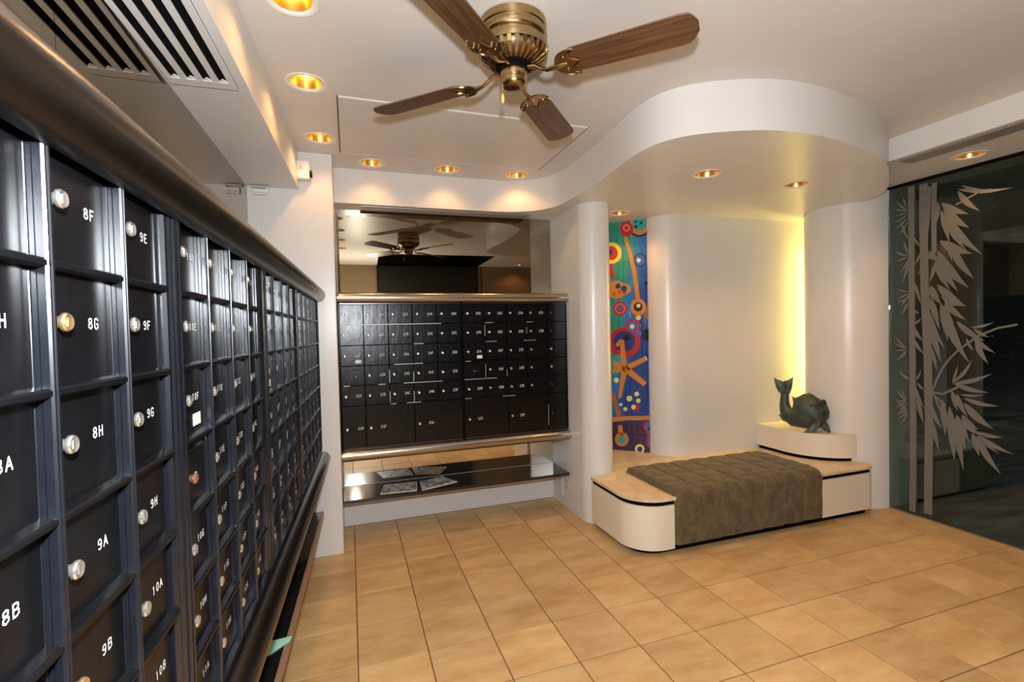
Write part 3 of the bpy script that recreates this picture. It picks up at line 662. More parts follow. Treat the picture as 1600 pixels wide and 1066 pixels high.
for c, rows in ((C1, [(570,85,1030,70,42),(600,55,760,80,24),(570,100,750,265,58),(430,200,660,290,72),(450,240,665,405,84),(465,285,775,630,80),(430,260,500,530,56),(480,320,640,590,56),(400,190,375,400,70),
        (420,515,690,620,95),(520,550,705,830,72),(400,600,660,905,92),(410,615,570,935,80),(390,650,505,925,64),(395,680,335,860,48),(490,510,522,690,44),(330,600,425,690,54),(340,890,430,1040,76),(400,880,640,1062,86),
        (150,260,55,180,22),(150,265,38,245,22),(150,275,40,310,22),(150,290,45,365,22),(150,320,40,420,22),(150,350,70,480,22),(100,350,170,520,30),(150,640,45,595,24),(150,650,60,680,24),(160,660,85,790,28),(165,680,110,870,30),
        (120,520,160,640,28),(155,940,50,908,22),(155,950,60,1000,22),(160,960,90,1060,26),(200,480,262,565,28),(205,860,262,1040,38),(265,600,200,725,26),(290,650,230,810,24),(140,230,110,150,20)]),
    (C2, [(340,80,415,345,64),(430,70,632,152,64),(460,110,637,268,64),(430,130,487,442,64),(460,140,662,622,90),(560,280,790,442,60),(330,300,430,625,64),(330,200,462,505,58),(340,480,395,685,42),(680,330,870,285,30),
        (700,340,832,412,32),(690,400,877,542,48),(720,430,822,632,54),(640,420,702,525,30),(525,800,572,640,24),(530,790,690,595,34),(535,795,850,715,48),(535,795,822,872,54),(150,90,70,112,26),(150,120,95,225,32),(200,180,250,215,26),
        (205,300,266,250,26),(200,330,282,445,42),(200,420,287,552,38),(140,500,42,395,22),(140,500,40,460,20),(140,510,40,520,20),(140,520,45,612,24),(140,530,85,590,22),(170,765,78,690,32),(220,770,262,680,20),(230,790,292,852,26),
        (140,940,60,850,22),(140,945,45,930,20),(140,950,48,985,20),(145,960,60,1062,22),(140,930,100,850,20),(215,820,292,1010,38)]),
    (C3, [(520,60,562,225,48),(560,80,652,282,54),(620,120,912,187,48),(590,90,792,90,26),(620,160,862,378,80),(600,260,742,382,50),(440,130,465,432,64),(500,190,540,642,82),(540,290,616,722,64),(560,260,630,552,76),(610,330,672,492,42),
        (600,290,760,430,70),(720,400,947,447,42),(740,430,1032,587,50),(760,440,912,582,38),(730,430,927,752,66),(690,410,747,602,54),(350,180,437,372,48),(350,300,412,562,48),(370,80,432,252,24),(230,120,282,332,46),
        (150,220,50,120,22),(150,220,48,182,20),(150,225,48,245,20),(150,230,58,292,22),(150,235,98,332,22),(350,190,300,60,20)])):
    for r in rows: leaf(*c, *r)

# ------------------------------------------------------------------ the dark lobby beyond the glass
struct('floor_lobby', boxm(XG+0.02, 9.0, -3.5, 6.0, -0.06, -0.006), LOBF, label='dark polished stone floor of the lobby beyond the glass')
struct('ceiling_lobby', boxm(XG+0.012, 9.0, -3.5, 6.0, 2.60, 2.66), LOBW, label='grey green ceiling of the lobby beyond the glass')
bm = new_bm(); box(bm, 8.9, 9.0, -3.5, 6.0, 0, 2.6); box(bm, 4.3, 9.0, 5.9, 6.0, 0, 2.6); box(bm, 3.96, 9.0, -3.6, -3.5, 0, 2.6); box(bm, 4.3, 4.4, 3.36, 5.9, 0, 2.6)
struct('wall_lobby', bm, LOBD, label='dark far walls of the lobby beyond the glass')
struct('wall_lobby_pier', boxm(5.15, 5.35, 3.0, 4.0, 0, 2.6, bev=0.01), LOBW, label='grey pier standing in the lobby beyond the glass')
for x, y, o_ in ((6.2, 1.2, 'over the open lobby floor'), (6.0, 3.4, 'behind the grey pier')): downlight(x, y, 2.598, 'added unseen lamp brightening the lobby beyond the glass, '+o_, 'added lobby fill lamps', 220, col=(0.85, 0.95, 0.92))  # unseen lamps added to lighten the lobby behind the glass
t = thing('planter_box', 'low dark green planter box beyond the etched glass', 'planter', (4.75, 3.0, -0.006), 0)
obj('planter_side', boxm(-0.45, 0.42, -0.42, 0.30, 0.02, 0.36, bev=0.01), LOBG, t); obj('planter_foot', boxm(-0.42, 0.39, -0.39, 0.27, 0.0, 0.02), BLACK, t)
obj('planter_rim', boxm(-0.46, 0.43, -0.43, 0.31, 0.36, 0.385, bev=0.004), LOBW, t)

# ------------------------------------------------------------------ bench platform
ZT = 0.366
outl = [(1.637, 3.20)]+arc(1.857, 2.767, 0.22, 180, 270, 14)+[(1.92, 2.547)]
t = thing('bench', 'built-in bench with cream curved sides and travertine top in the niche', 'bench', (0, 0, 0))
top = [(1.637, 3.135)]+arc(1.857, 2.767, 0.22, 180, 270, 14)+arc(3.655, 2.637, 0.09, 270, 360, 8)+arc(3.93, 2.905, 0.314, 231, 134, 14)+[(3.71, 3.135)]
tb = prism(new_bm(), top, ZT-0.020, ZT)
bmesh.ops.bevel(tb, geom=[e for e in tb.edges if all(abs(v.co.z-ZT) < 1e-5 for v in e.verts)], offset=0.004, segments=2, affect='EDGES')
obj('stone_top', tb, STONE, t, smooth=35)
struct('floor_niche', prism(new_bm(), [(1.70, 3.1355), (4.2, 3.1355), (4.2, 3.34), (2.6, 3.36), (2.46, 3.52), (1.96, 4.0), (1.86, 4.0), (1.70, 3.3)], ZT-0.020, ZT-0.0004), STONE, label='travertine niche floor behind the bench pad')
def inset(P, d): # shrink a left-hand outline a little towards the bench middle
    c = Vector((2.6, 3.1)); return [tuple(Vector(p)+(c-Vector(p)).normalized()*d) for p in P]
gapo = [(1.652, 3.13)]+arc(1.857, 2.767, 0.205, 180, 270, 14)+arc(3.655, 2.637, 0.075, 270, 360, 8)+arc(3.93, 2.905, 0.329, 231, 136, 14)+[(3.69, 3.134)]
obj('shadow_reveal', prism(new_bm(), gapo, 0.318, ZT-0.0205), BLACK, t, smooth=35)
L1 = [(1.642, 3.13)]+arc(1.857, 2.767, 0.215, 180, 270, 14)+[(1.922, 2.552), (1.922, 3.13)]
R1 = [(3.185, 3.13), (3.185, 2.552)]+arc(3.655, 2.637, 0.085, 270, 360, 8)+arc(3.93, 2.905, 0.318, 231, 135, 14)+[(3.70, 3.134)]
obj('side_panel', prism(new_bm(), L1, 0.036, 0.3175), BENCHP, t, smooth=35)
obj('side_panel', prism(new_bm(), R1, 0.046, 0.3175), BENCHP, t, smooth=35)
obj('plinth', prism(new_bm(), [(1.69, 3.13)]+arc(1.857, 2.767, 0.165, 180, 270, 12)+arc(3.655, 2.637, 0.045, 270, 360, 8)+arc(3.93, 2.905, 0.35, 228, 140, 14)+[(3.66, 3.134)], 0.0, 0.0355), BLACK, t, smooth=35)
obj('core', boxm(1.93, 3.18, 2.60, 3.13, 0.036, 0.3175), BLACK, t)
for k in range(0): obj('foot', boxm(1.735+k*0.028, 1.751+k*0.028, 2.578-0.010*min(k, 4), 2.60, 0.0, 0.035), SILL, t)

# velvet pad folded over the bench front: profile swept along x with stitched channels
def cushion():
    X0, X1, n = 1.925, 3.182, 280; seams = 7
    prof = []
    zt, zf = 0.398, 0.060; yf, yb = 2.540, 3.125
    for i in range(15): prof.append((yf, zf+(zt-0.07-zf)*i/14, (0, -1)))
    for i in range(1, 9):
        a = PI/2*i/9; prof.append((yf+0.055*(1-math.cos(a)), zt-0.055+0.055*math.sin(a)-0.0, (math.sin(a), -math.cos(a))))
    for i in range(25): prof.append((yf+0.06+(yb-0.03-yf-0.06)*i/24, zt, (1, 0)))
    for i in range(1, 6):
        a = PI/2*i/5; prof.append((yb-0.03+0.03*math.sin(a), zt-0.028*(1-math.cos(a)), (math.cos(a), math.sin(a))))
    bm = new_bm(); grid = []
    for i in range(n+1):
        u = i/n; x = X0+(X1-X0)*u; k = (u*seams) % 1.0
        kd = min(k, 1-k)*(X1-X0)/seams; ch = 1-math.exp(-(kd/0.007)**2)+0.3*math.sin(PI*k)
        endr = min(1, min(u, 1-u)/0.02)
        row = []
        for j, (y, z, nm) in enumerate(prof):
            tuft = 0.0
            if j > 24: tuft = 0.006*abs(math.sin((y-yf)*PI/0.145))**0.4
            d = 0.010*ch*(0.8 if j <= 24 else 0.9)-0.003+tuft*1.2-0.012*(1-endr)**2+0.0015*math.sin(x*37+j*0.7)
            row.append(bm.verts.new((x, y+nm[1]*d, z+nm[0]*d)))
        grid.append(row)
    for i in range(n):
        for j in range(len(prof)-1): bm.faces.new((grid[i][j], grid[i+1][j], grid[i+1][j+1], grid[i][j+1]))
    # inner skin closes the pad
    for side in (0, n):
        c0 = bm.verts.new((grid[side][0].co.x, yf+0.05, zf)); c1 = bm.verts.new((grid[side][0].co.x, yf+0.05, ZT+0.001)); c2 = bm.verts.new((grid[side][0].co.x, yb, ZT+0.001))
        bm.faces.new([v for v in grid[side]]+[c2, c1, c0]); 
        if side == 0: A = (c0, c1, c2)
        else: Bc = (c0, c1, c2)
    bm.faces.new((A[0], Bc[0], Bc[1], A[1])); bm.faces.new((A[1], Bc[1], Bc[2], A[2]))
    return bm
o = tag(obj('bench_cushion', cushion(), VELVET, None, smooth=50), 'olive brown velvet seat pad with stitched channels draped over the bench front', 'cushion')

# ------------------------------------------------------------------ pedestal and whale
t = thing('pedestal', 'low round cream pedestal standing on the bench top in the niche corner', 'pedestal', (3.76, 3.06, ZT))
po = arc(0, 0, 0.385, 172, 262, 22)+arc(0.17, -0.155, 0.315, 225, 118, 14)+[(0.02, 0.268), (-0.385, 0.268)]
tb = prism(new_bm(), po, 0.028, 0.210)
bmesh.ops.bevel(tb, geom=[e for e in tb.edges if all(abs(v.co.z-0.210) < 1e-5 for v in e.verts)], offset=0.006, segments=2, affect='EDGES')
obj('pedestal_body', tb, BENCHP, t, smooth=35)
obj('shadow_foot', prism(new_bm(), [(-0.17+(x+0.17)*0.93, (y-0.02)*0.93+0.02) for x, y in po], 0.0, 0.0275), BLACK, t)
PZ = ZT+0.211
WS = 0.000872
wh = thing('whale_sculpture', 'green patina bronze whale sculpture with raised tail on the pedestal', 'sculpture', (3.49, 2.945, PZ), -math.radians(49.8))
spine = [(-183, 335, 40, 24), (-188, 290, 42, 30), (-190, 240, 48, 38), (-182, 190, 60, 50), (-160, 150, 78, 66), (-120, 132, 100, 84), (-70, 142, 124, 100), (-15, 164, 154, 116), (40, 180, 172, 124), (90, 194, 166, 122),
         (135, 205, 135, 110), (168, 222, 105, 88), (190, 236, 70, 58), (202, 244, 30, 26)]
bm = new_bm(); rings = []
for i, (x, z, r, dp) in enumerate(spine):
    a = spine[max(i-1, 0)]; b = spine[min(i+1, len(spine)-1)]; tg = Vector((b[0]-a[0], 0, b[1]-a[1])).normalized(); nn = Vector((-tg.z, 0, tg.x))
    ring = []
    for k in range(20):
        ang = 2*PI*k/20; off = nn*(math.cos(ang)*r)+Vector((0, 1, 0))*(math.sin(ang)*dp)
        ring.append(bm.verts.new((Vector((x, 0, z))+off)*WS))
    rings.append(ring)
for A, B in zip(rings, rings[1:]):
    for k in range(20): bm.faces.new((A[k], A[(k+1) % 20], B[(k+1) % 20], B[k]))
bm.faces.new(rings[0][::-1]); bm.faces.new(rings[-1])
zmin = min(v.co.z for v in bm.verts)
for v in bm.verts:
    if v.co.z < 0.004: v.co.z = 0.004+(v.co.z-0.004)*0.1
body = obj('body', bm, PATINA, wh, smooth=70)
wh.scale = (0.86, 0.95, 1.0)
def fin(name, pts, th, loc=(0, 0, 0), m=PATINA, rot=None, ybend=0.0):   # outline in the sculpture plane with thickness
    bm = new_bm(); c = sum((Vector((p[0], p[1])) for p in pts), Vector((0, 0)))/len(pts)
    rim = [bm.verts.new((p[0]*WS, ybend*((p[1]-pts[0][1])*WS), p[1]*WS)) for p in pts]
    f = bm.verts.new((c.x*WS, -th+ybend*((c.y-pts[0][1])*WS), c.y*WS)); b = bm.verts.new((c.x*WS, th+ybend*((c.y-pts[0][1])*WS), c.y*WS))
    n = len(rim)
    for i in range(n): bm.faces.new((rim[i], rim[(i+1) % n], f)); bm.faces.new((rim[(i+1) % n], rim[i], b))
    o = obj(name, bm, m, wh, loc, smooth=60)
    if rot: o.rotation_euler = rot
    return o
fin('tail_fluke', [(-182, 325), (-226, 335), (-258, 370), (-278, 420), (-291, 487), (-250, 468), (-202, 452), (-182, 400)], 0.018)
fin('tail_fluke', [(-182, 325), (-182, 400), (-202, 452), (-150, 468), (-104, 497), (-112, 430), (-122, 385), (-138, 338)], 0.018)
fin('dorsal_fin', [(-100, 225), (-118, 318), (-92, 300), (-50, 318), (-10, 296), (-30, 230)], 0.02)
fin('side_fin', [(-205, 75), (-252, 138), (-215, 132), (-175, 110), (-160, 60)], 0.012)
fin('pectoral_fin', catmull([(140, 105), (90, 92), (40, 50), (2, 6), (-18, -4), (40, -6), (85, 8), (120, 42)], 3), 0.018, loc=(0, -0.075, 0.005), ybend=0.25)
fin('pectoral_fin', catmull([(150, 112), (130, 60), (160, 25), (205, 0), (232, -4), (225, 40), (205, 80), (180, 110)], 3), 0.016, loc=(0, -0.02, 0.005))
def surf(x, z):     # how far the flank stands out at a point of the sculpture plane
    for A_, B_ in zip(spine[6:], spine[7:]):
        if A_[0] <= x <= B_[0]:
            f = (x-A_[0])/(B_[0]-A_[0]); cz, r_, d_ = (A_[q]+(B_[q]-A_[q])*f for q in (1, 2, 3)); break
    else: cz, r_, d_ = spine[-1][1:]
    return d_*math.sqrt(max(0.0, 1-((z-cz)/r_)**2))*WS
P = catmull([(88, 244), (112, 258), (145, 288), (168, 300), (186, 288), (194, 262), (176, 250), (148, 236), (118, 230)], 4)
mo = new_bm(); cen = mo.verts.new((148*WS, -surf(148, 264)-0.004, 264*WS)); a = [mo.verts.new((x*WS, -surf(x, z)-0.003, z*WS)) for x, z in P]
mid = [mo.verts.new(((x+148)/2*WS, -surf((x+148)/2, (z+264)/2)-0.004, (z+264)/2*WS)) for x, z in P]; n = len(P)
for i in range(n): mo.faces.new((a[i], a[(i+1) % n], mid[(i+1) % n], mid[i])); mo.faces.new((mid[i], mid[(i+1) % n], cen))
obj('mouth', mo, PATDK, wh)
lip = new_bm(); tube(lip, [(x*WS, -surf(x, z)-0.002, z*WS) for x, z in P+[P[0]]], 0.0065, 6); obj('lip', lip, PATINA, wh, smooth=60)
for k, (x, z) in enumerate(((208, 215), (206, 170), (200, 190))):
    b = new_bm(); lathe(b, [(0.0001, -0.008), (0.008, -0.004), (0.009, 0.004), (0.0001, 0.009)], 8); obj('barnacle', b, PATINA, wh, loc=(x*WS, -0.02, z*WS))
b = new_bm(); bmesh.ops.create_uvsphere(b, u_segments=12, v_segments=8, radius=0.008); obj('eye', b, PATDK, wh, loc=(62*WS, -0.108, 252*WS), smooth=60)

# ------------------------------------------------------------------ yellow tube hidden behind the column
t = thing('tube_lamp', 'yellow fluorescent tube standing in the pocket behind the rounded column', 'lamp', (4.11, 3.272, ZT+0.001))
b = new_bm(); lathe(b, [(0.0001, 0.42), (0.013, 0.42), (0.013, 1.84), (0.0001, 1.84)], 16); obj('tube', b, TUBE, t, smooth=40)
b = new_bm(); box(b, -0.02, 0.02, -0.02, 0.02, 0.0, 0.42, bev=0.003); box(b, -0.02, 0.02, -0.02, 0.02, 1.84, 1.92, bev=0.003); obj('socket', b, WHITEP, t)

# ------------------------------------------------------------------ mosaic panel (45 degree wall at the back of the niche)
MN = Vector((1, 1, 0)).normalized(); MD = 5.95/math.sqrt(2); MU = Vector((1, -1, 0)).normalized(); MO = Vector((2.24, 3.71, 0))
bm = new_bm(); a = Vector((1.84, 4.11)); b_ = Vector((2.56, 3.39)); nn = Vector((0.0283, 0.0283))
prism(bm, [tuple(a+nn*0.25), tuple(b_+nn*0.25), tuple(b_+nn*2), tuple(a+nn*2)], ZT-0.02, ZS)
mos = struct('wall_mosaic', bm, mat('mosaic_grout', (0.30, 0.34, 0.36), 0.7), label='tiled mosaic panel with bright sea motifs between partition and niche wall')
TW, TH = 0.050, 0.150
tm = to_mesh('mosaic_tile', boxm(-TW/2+0.0008, TW/2-0.0008, -0.0, 0.009, -TH/2+0.0008, TH/2-0.0008, bev=0.0012, seg=1), MOSAIC)
for i in range(-9, 9):
    for j in range(14):
        z = ZT+TH*(j+0.5)
        p = MO+MU*(TW*(i+0.5))
        if p.x < 1.90 or p.x > 2.52 or z+TH/2 > ZS+0.1: continue
        o = obj('mosaic_tile', tm, None, mos, (p.x, p.y, z)); o.rotation_euler = (random.uniform(-.006, .006), 0, -PI/4+random.uniform(-.008, .008))
ML = [0]
GC = {k: mat('glaze_'+k, c, 0.12, coat=0.5) for k, c in dict(red=(0.50, 0.02, 0.03), orange=(0.62, 0.22, 0.035), brown=(0.42, 0.14, 0.03), yellow=(0.80, 0.66, 0.06), pale=(0.78, 0.74, 0.22), black=(0.015, 0.015, 0.03), blue=(0.03, 0.16, 0.55), teal=(0.03, 0.36, 0.38), navy=(0.02, 0.04, 0.20), pink=(0.75, 0.25, 0.22)).items()}
def mp_(zx, zy, c): S_ = 100/533; return on_plane(940+zx*S_, (330 if c == 0 else 520)+zy*S_, MN, MD)
def motif(pts3, col, lev):
    bm = new_bm(); f = [bm.verts.new(p-MN*(0.0012+0.0008*lev)) for p in pts3]; b = [bm.verts.new(p+MN*0.002) for p in pts3]; n = len(f)
    bm.faces.new(f)
    for i in range(n): bm.faces.new((f[i], f[(i+1) % n], b[(i+1) % n], b[i]))
    o = obj('glazed_motif', bm, GC[col], mos); return o
def disc(zx, zy, r, col, lev, c=0, sq=1.0):
    motif([mp_(zx+r*math.cos(2*PI*k/22), zy+r*sq*math.sin(2*PI*k/22), c) for k in range(22)], col, lev)
def band(pl, wd, col, lev, c=0):
    P = [Vector(p) for p in pl]; A, B = [], []
    for i, p in enumerate(P):
        d = (P[min(i+1, len(P)-1)]-P[max(i-1, 0)]).normalized(); n = Vector((-d.y, d.x))
        w_ = (wd[i] if isinstance(wd, (list, tuple)) else wd)/2
        A.append(p+n*w_); B.append(p-n*w_)
    motif([mp_(q.x, q.y, c) for q in A+B[::-1]], col, lev)
# upper half
disc(315, 120, 95, 'black', 0, 0, 1.0); disc(315, 115, 84, 'orange', 1); disc(315, 105, 60, 'teal', 2); disc(285, 130, 13, 'black', 3); disc(330, 100, 12, 'black', 3); disc(285, 88, 9, 'black', 3)
band([(195, 215), (235, 340), (270, 490), (285, 600), (305, 750)], [26, 28, 36, 34, 34], 'orange', 1)
disc(208, 148, 56, 'red', 2, 0, 1.1); disc(208, 140, 30, 'pink', 3); disc(208, 140, 18, 'red', 4)
disc(85, 350, 82, 'yellow', 1, 0, 1.08); disc(80, 350, 56, 'red', 2, 0, 1.05); disc(72, 345, 24, 'navy', 3)
disc(318, 408, 52, 'navy', 1, 0, 1.1); disc(318, 408, 40, 'blue', 2, 0, 1.1); disc(310, 410, 17, 'pale', 3)
band([(60, 420), (80, 480), (95, 560)], 34, 'red', 0)
disc(120, 655, 90, 'orange', 1, 0, 0.82); disc(200, 650, 44, 'orange', 1); disc(138, 625, 22, 'navy', 2); disc(188, 645, 24, 'navy', 2); disc(148, 672, 14, 'brown', 2); disc(105, 688, 15, 'brown', 2)
disc(155, 812, 58, 'red', 2, 0, 1.05); disc(155, 812, 42, 'pink', 3); disc(155, 812, 34, 'red', 4); disc(155, 808, 20, 'blue', 5)
disc(305, 800, 64, 'orange', 2, 0, 1.12); disc(305, 798, 38, 'black', 3); disc(308, 788, 17, 'pale', 4); disc(308, 888, 20, 'yellow', 3)
disc(425, 590, 46, 'orange', 1, 0, 1.2); disc(428, 588, 22, 'black', 2, 0, 1.3); disc(370, 598, 13, 'black', 2)
disc(445, 840, 84, 'brown', 1, 0, 1.15); disc(445, 840, 58, 'teal', 2, 0, 1.15); disc(420, 870, 18, 'yellow', 3)
disc(258, 962, 66, 'red', 2, 0, 1.0); disc(258, 960, 46, 'blue', 3); disc(255, 962, 20, 'pale', 4); disc(312, 1020, 22, 'blue', 3)
disc(375, 1030, 46, 'black', 1, 0, 1.1)
# lower half
disc(190, 80, 134, 'red', 1, 1, 0.95); disc(190, 72, 92, 'navy', 2, 1, 0.95); disc(210, 40, 30, 'black', 3, 1)
band([(195, 300), (180, 180), (170, 60)], [46, 40, 34], 'orange', 5, 1); band([(170, 62), (125, 110)], 32, 'orange', 5, 1); band([(200, 300), (372, 212)], [50, 36], 'orange', 5, 1); band([(200, 300), (365, 430)], [52, 44], 'orange', 5, 1)
band([(195, 300), (170, 430), (152, 545)], [50, 36, 28], 'orange', 5, 1); band([(195, 295), (95, 250)], 40, 'orange', 5, 1); band([(195, 305), (90, 320)], 36, 'orange', 5, 1); disc(135, 225, 46, 'teal', 3, 1, 0.9); disc(120, 280, 28, 'teal', 3, 1)
disc(123, 395, 22, 'pale', 2, 1)
for x, y, r in ((232, 548, 24), (293, 510, 20), (306, 566, 19), (160, 598, 13), (198, 636, 17), (266, 620, 20)): disc(x, y, r, 'pale', 3, 1)
disc(293, 622, 22, 'red', 2, 1, 1.4)
band([(90, 500), (120, 600), (150, 700)], 36, 'brown', 2, 1); band([(80, 725), (200, 712), (320, 712), (450, 705)], [40, 36, 34, 40], 'orange', 3, 1)
motif([mp_(x, y, 1) for x, y in ((360, 738), (455, 735), (455, 985), (420, 985), (370, 930), (385, 850), (345, 790))], 'red', 0); motif([mp_(x, y, 1) for x, y in ((380, 738), (455, 735), (455, 985), (440, 985), (385, 930), (400, 850), (362, 790))], 'blue', 1)
disc(393, 802, 11, 'black', 3, 1); disc(418, 868, 14, 'black', 3, 1)
disc(168, 888, 58, 'orange', 2, 1, 1.0); band([(160, 870), (155, 770)], [46, 34], 'orange', 2, 1); disc(168, 892, 32, 'teal', 3, 1)
disc(318, 968, 40, 'pale', 1, 1, 1.0); disc(318, 970, 22, 'navy', 2, 1)

# ------------------------------------------------------------------ ceiling fan
FX, FY = 0.622, 1.752
fan = thing('ceiling_fan', 'four blade ceiling fan with walnut blades and antique brass motor', 'fan', (FX, FY, ZC))
b = new_bm()
lathe(b, [(0.0001, 0.0), (0.122, 0.0), (0.128, -0.004), (0.128, -0.030), (0.124, -0.034), (0.124, -0.042), (0.129, -0.047), (0.129, -0.062), (0.125, -0.068), (0.119, -0.072), (0.119, -0.080), (0.131, -0.086), (0.133, -0.100), (0.131, -0.112), (0.0001, -0.112)], 48)
obj('motor_housing', b, BRASS, fan, smooth=35)
b = new_bm(); lathe(b, [(0.118, -0.1125), (0.112, -0.130), (0.085, -0.150), (0.060, -0.158), (0.0001, -0.158)], 40); obj('vent_core', b, BRASSD, fan, smooth=35)
for k in range(28):                     # ribs of the vented lower bowl
    a = 2*PI*k/28; pr = [(0.129, -0.1125), (0.123, -0.133), (0.092, -0.154), (0.064, -0.163)]
    b = new_bm(); A = []
    for r, h in pr:
        wq = 0.0055*r/0.1
        A.append([b.verts.new((r*math.cos(a)-s_*wq*math.sin(a), r*math.sin(a)+s_*wq*math.cos(a), h)) for s_ in (-1, 1)]+[b.verts.new(((r-0.01)*math.cos(a)-s_*wq*math.sin(a), (r-0.01)*math.sin(a)+s_*wq*math.cos(a), h+0.006)) for s_ in (1, -1)])
    for P_, Q_ in zip(A, A[1:]):
        for i in range(4): b.faces.new((P_[i], P_[(i+1) % 4], Q_[(i+1) % 4], Q_[i]))
    b.faces.new(A[0]); b.faces.new(A[-1][::-1])
    obj('housing_rib', b, BRASS, fan)
b = new_bm(); lathe(b, [(0.0001, -0.159), (0.070, -0.160), (0.070, -0.166), (0.052, -0.170), (0.052, -0.180), (0.0001, -0.180)], 32); obj('flywheel', b, BLACK, fan, smooth=35)
b = new_bm(); lathe(b, [(0.050, -0.178), (0.052, -0.182), (0.052, -0.205), (0.050, -0.208), (0.050, -0.222), (0.046, -0.234), (0.038, -0.240), (0.010, -0.242), (0.0001, -0.242)], 32); obj('switch_housing', b, BRASS, fan, smooth=35)
BZ = -0.192
def blade_bm():
    r1, r2, hw, hw2 = 0.205, 0.660, 0.060, 0.069; th = 0.0055
    tip = [(r2-0.055, hw2), (r2-0.030, hw2-0.004), (r2-0.016, hw2-0.018), (r2-0.010, hw2-0.034), (r2, hw2-0.048)]
    root = [(r1+0.030, hw), (r1+0.012, hw-0.010), (r1, hw-0.034)]
    half = root[::-1]+tip; pts_ = [(x, y) for x, y in half]+[(x, -y) for x, y in half[::-1]]
    bm = prism(new_bm(), pts_[::-1], -th, 0)
    bmesh.ops.bevel(bm, geom=[e for e in bm.edges if abs(e.verts[0].co.z-e.verts[1].co.z) < 1e-6], offset=0.0012, segments=1, affect='EDGES')
    return bm
bl_me = to_mesh('blade', blade_bm(), WOOD)
def iron_bm():     # curved arm and scrolled plate holding a blade
    bm = new_bm()
    tube(bm, [(0.058, 0, 0.020), (0.085, 0, 0.016), (0.110, 0.004, 0.000), (0.135, 0.004, -0.012), (0.160, 0, -0.014), (0.190, 0, -0.011), (0.215, 0, -0.010)], [0.009, 0.008, 0.0075, 0.0075, 0.009, 0.011, 0.008], 8)
    P = catmull([(0.172, 0.012), (0.180, 0.034), (0.200, 0.054), (0.226, 0.062), (0.250, 0.060), (0.232, 0.048), (0.226, 0.034), (0.236, 0.018), (0.262, 0.000), (0.236, -0.018), (0.226, -0.034), (0.232, -0.048), (0.250, -0.060), (0.226, -0.062), (0.200, -0.054), (0.180, -0.034), (0.172, -0.012)], 3)
    lo_ = [bm.verts.new((x, y, -0.0115)) for x, y in P]; hi_ = [bm.verts.new((x, y, -0.0065)) for x, y in P]; n = len(P)
    bm.faces.new(lo_); bm.faces.new(hi_[::-1])
    for i in range(n): bm.faces.new((lo_[i], lo_[(i+1) % n], hi_[(i+1) % n], hi_[i]))
    tube(bm, [(x, y, -0.0115) for x, y in P], 0.0038, 6)
    for y in (-0.030, 0.0, 0.030): lathe(bm, [(0.0055, -0.011), (0.0055, -0.0145), (0.0001, -0.016)], 10, c=(0.208, y, 0))
    return bm
ir_me = to_mesh('blade_iron', iron_bm(), BRASS, 45)
for k in range(4):
    a = math.radians(-44.0+90*k+(3 if k == 1 else 0))
    bl = obj('blade', bl_me, None, fan, (0, 0, BZ)); bl.rotation_euler = Matrix.Rotation(a, 3, 'Z').to_euler(); bl.rotation_euler = (Matrix.Rotation(a, 3, 'Z') @ Matrix.Rotation(math.radians(-11), 3, 'X')).to_euler()
    ir = obj('blade_iron', ir_me, None, bl)
ch = new_bm(); cx_, cy_ = -0.048, -0.022
tube(ch, [(cx_, cy_, -0.215), (cx_-0.006, cy_-0.003, -0.222), (cx_-0.007, cy_-0.003, -0.28)], 0.0014, 6); obj('pull_chain', ch, BRASS, fan)
b = new_bm(); lathe(b, [(0.0001, -0.279), (0.004, -0.281), (0.0065, -0.292), (0.0065, -0.305), (0.003, -0.316), (0.0001, -0.317)], 14, c=(cx_-0.007, cy_-0.003, 0)); obj('pull_knob', b, PULL, fan, smooth=50)

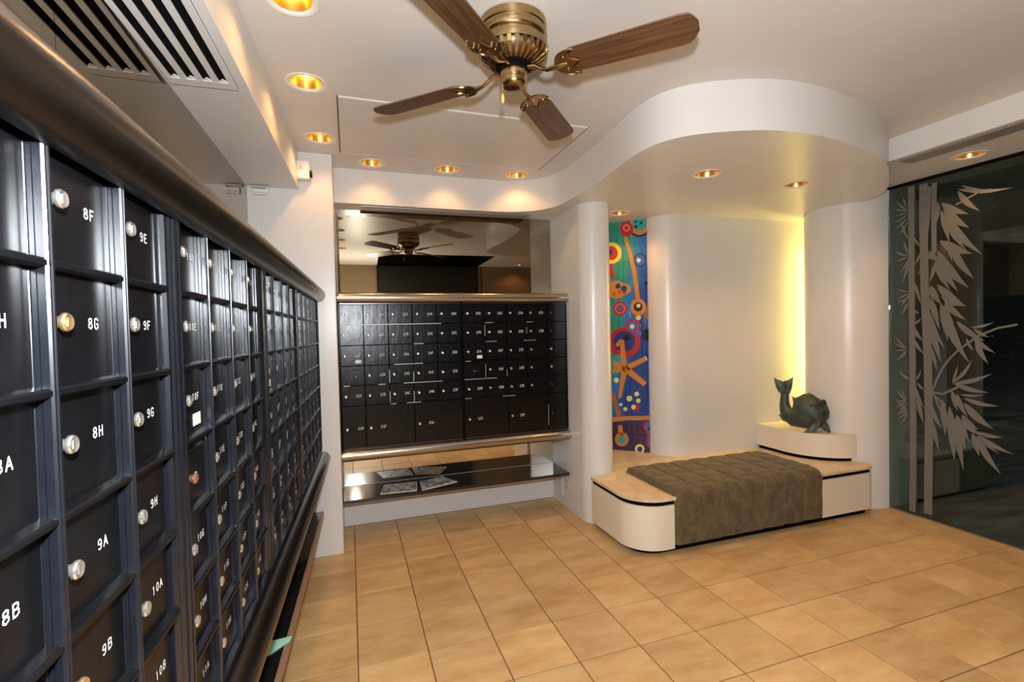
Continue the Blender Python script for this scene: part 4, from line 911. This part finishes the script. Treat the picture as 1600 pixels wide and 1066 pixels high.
# ------------------------------------------------------------------ small fittings
t = thing('security_camera', 'small white security camera fixed on the pillar below the ceiling', 'camera', (-0.238, YP, 2.475), 0)
obj('camera_body', boxm(-0.045, 0.030, -0.075, -0.002, -0.055, 0.058, bev=0.006), WHITEP, t)
b = new_bm(); lathe(b, [(0.020, 0.0), (0.020, 0.012), (0.016, 0.016), (0.0001, 0.017)], 18, axis='X'); obj('lens_barrel', b, LENS, t, loc=(0.030, -0.040, -0.018), smooth=40)
b = new_bm(); lathe(b, [(0.009, 0.0), (0.009, -0.004), (0.006, -0.006), (0.0001, -0.006)], 14, axis='Y'); obj('port_cap', b, CREAMP, t, loc=(-0.018, -0.075, 0.012))
b = boxm(0.030, 0.040, -0.055, -0.025, 0.006, 0.035, bev=0.002); obj('side_clip', b, CREAMP, t)
t = thing('wall_bracket', 'small white clip bracket on the pillar under the duct soffit', 'bracket', (-0.495, YP, 2.335))
obj('clip_body', boxm(-0.040, 0.034, -0.028, -0.001, -0.018, 0.016, bev=0.004), WHITEP, t); obj('clip_plate', boxm(-0.055, 0.050, -0.045, -0.001, 0.024, 0.028), WHITEP, t)
obj('clip_lip', boxm(-0.032, 0.028, -0.034, -0.028, -0.010, -0.004), CREAMP, t); obj('clip_ear', boxm(0.034, 0.046, -0.020, -0.001, -0.004, 0.024), WHITEP, t)
t = thing('wall_outlet', 'ivory outlet plate low on the partition below the shelf end', 'outlet', (XR, 3.53, 0.195))
obj('plate', boxm(-0.006, -0.0005, -0.036, 0.036, -0.03, 0.03, bev=0.002), CREAMP, t); obj('socket', boxm(-0.008, -0.006, -0.018, 0.018, -0.014, 0.014, bev=0.001, seg=1), WHITEP, t)
t = thing('wall_plate', 'tall white blank plate low on the partition by the recess corner', 'plate', (XR, 3.63, 0.15))
obj('plate', boxm(-0.006, -0.0005, -0.026, 0.026, -0.075, 0.075, bev=0.002), WHITEP, t)
for z in (-0.055, 0.055):
    b = new_bm(); lathe(b, [(0.004, 0.0), (0.004, -0.002), (0.0001, -0.0025)], 8, axis='X'); obj('screw', b, LOCKM, t, loc=(-0.006, 0, z))
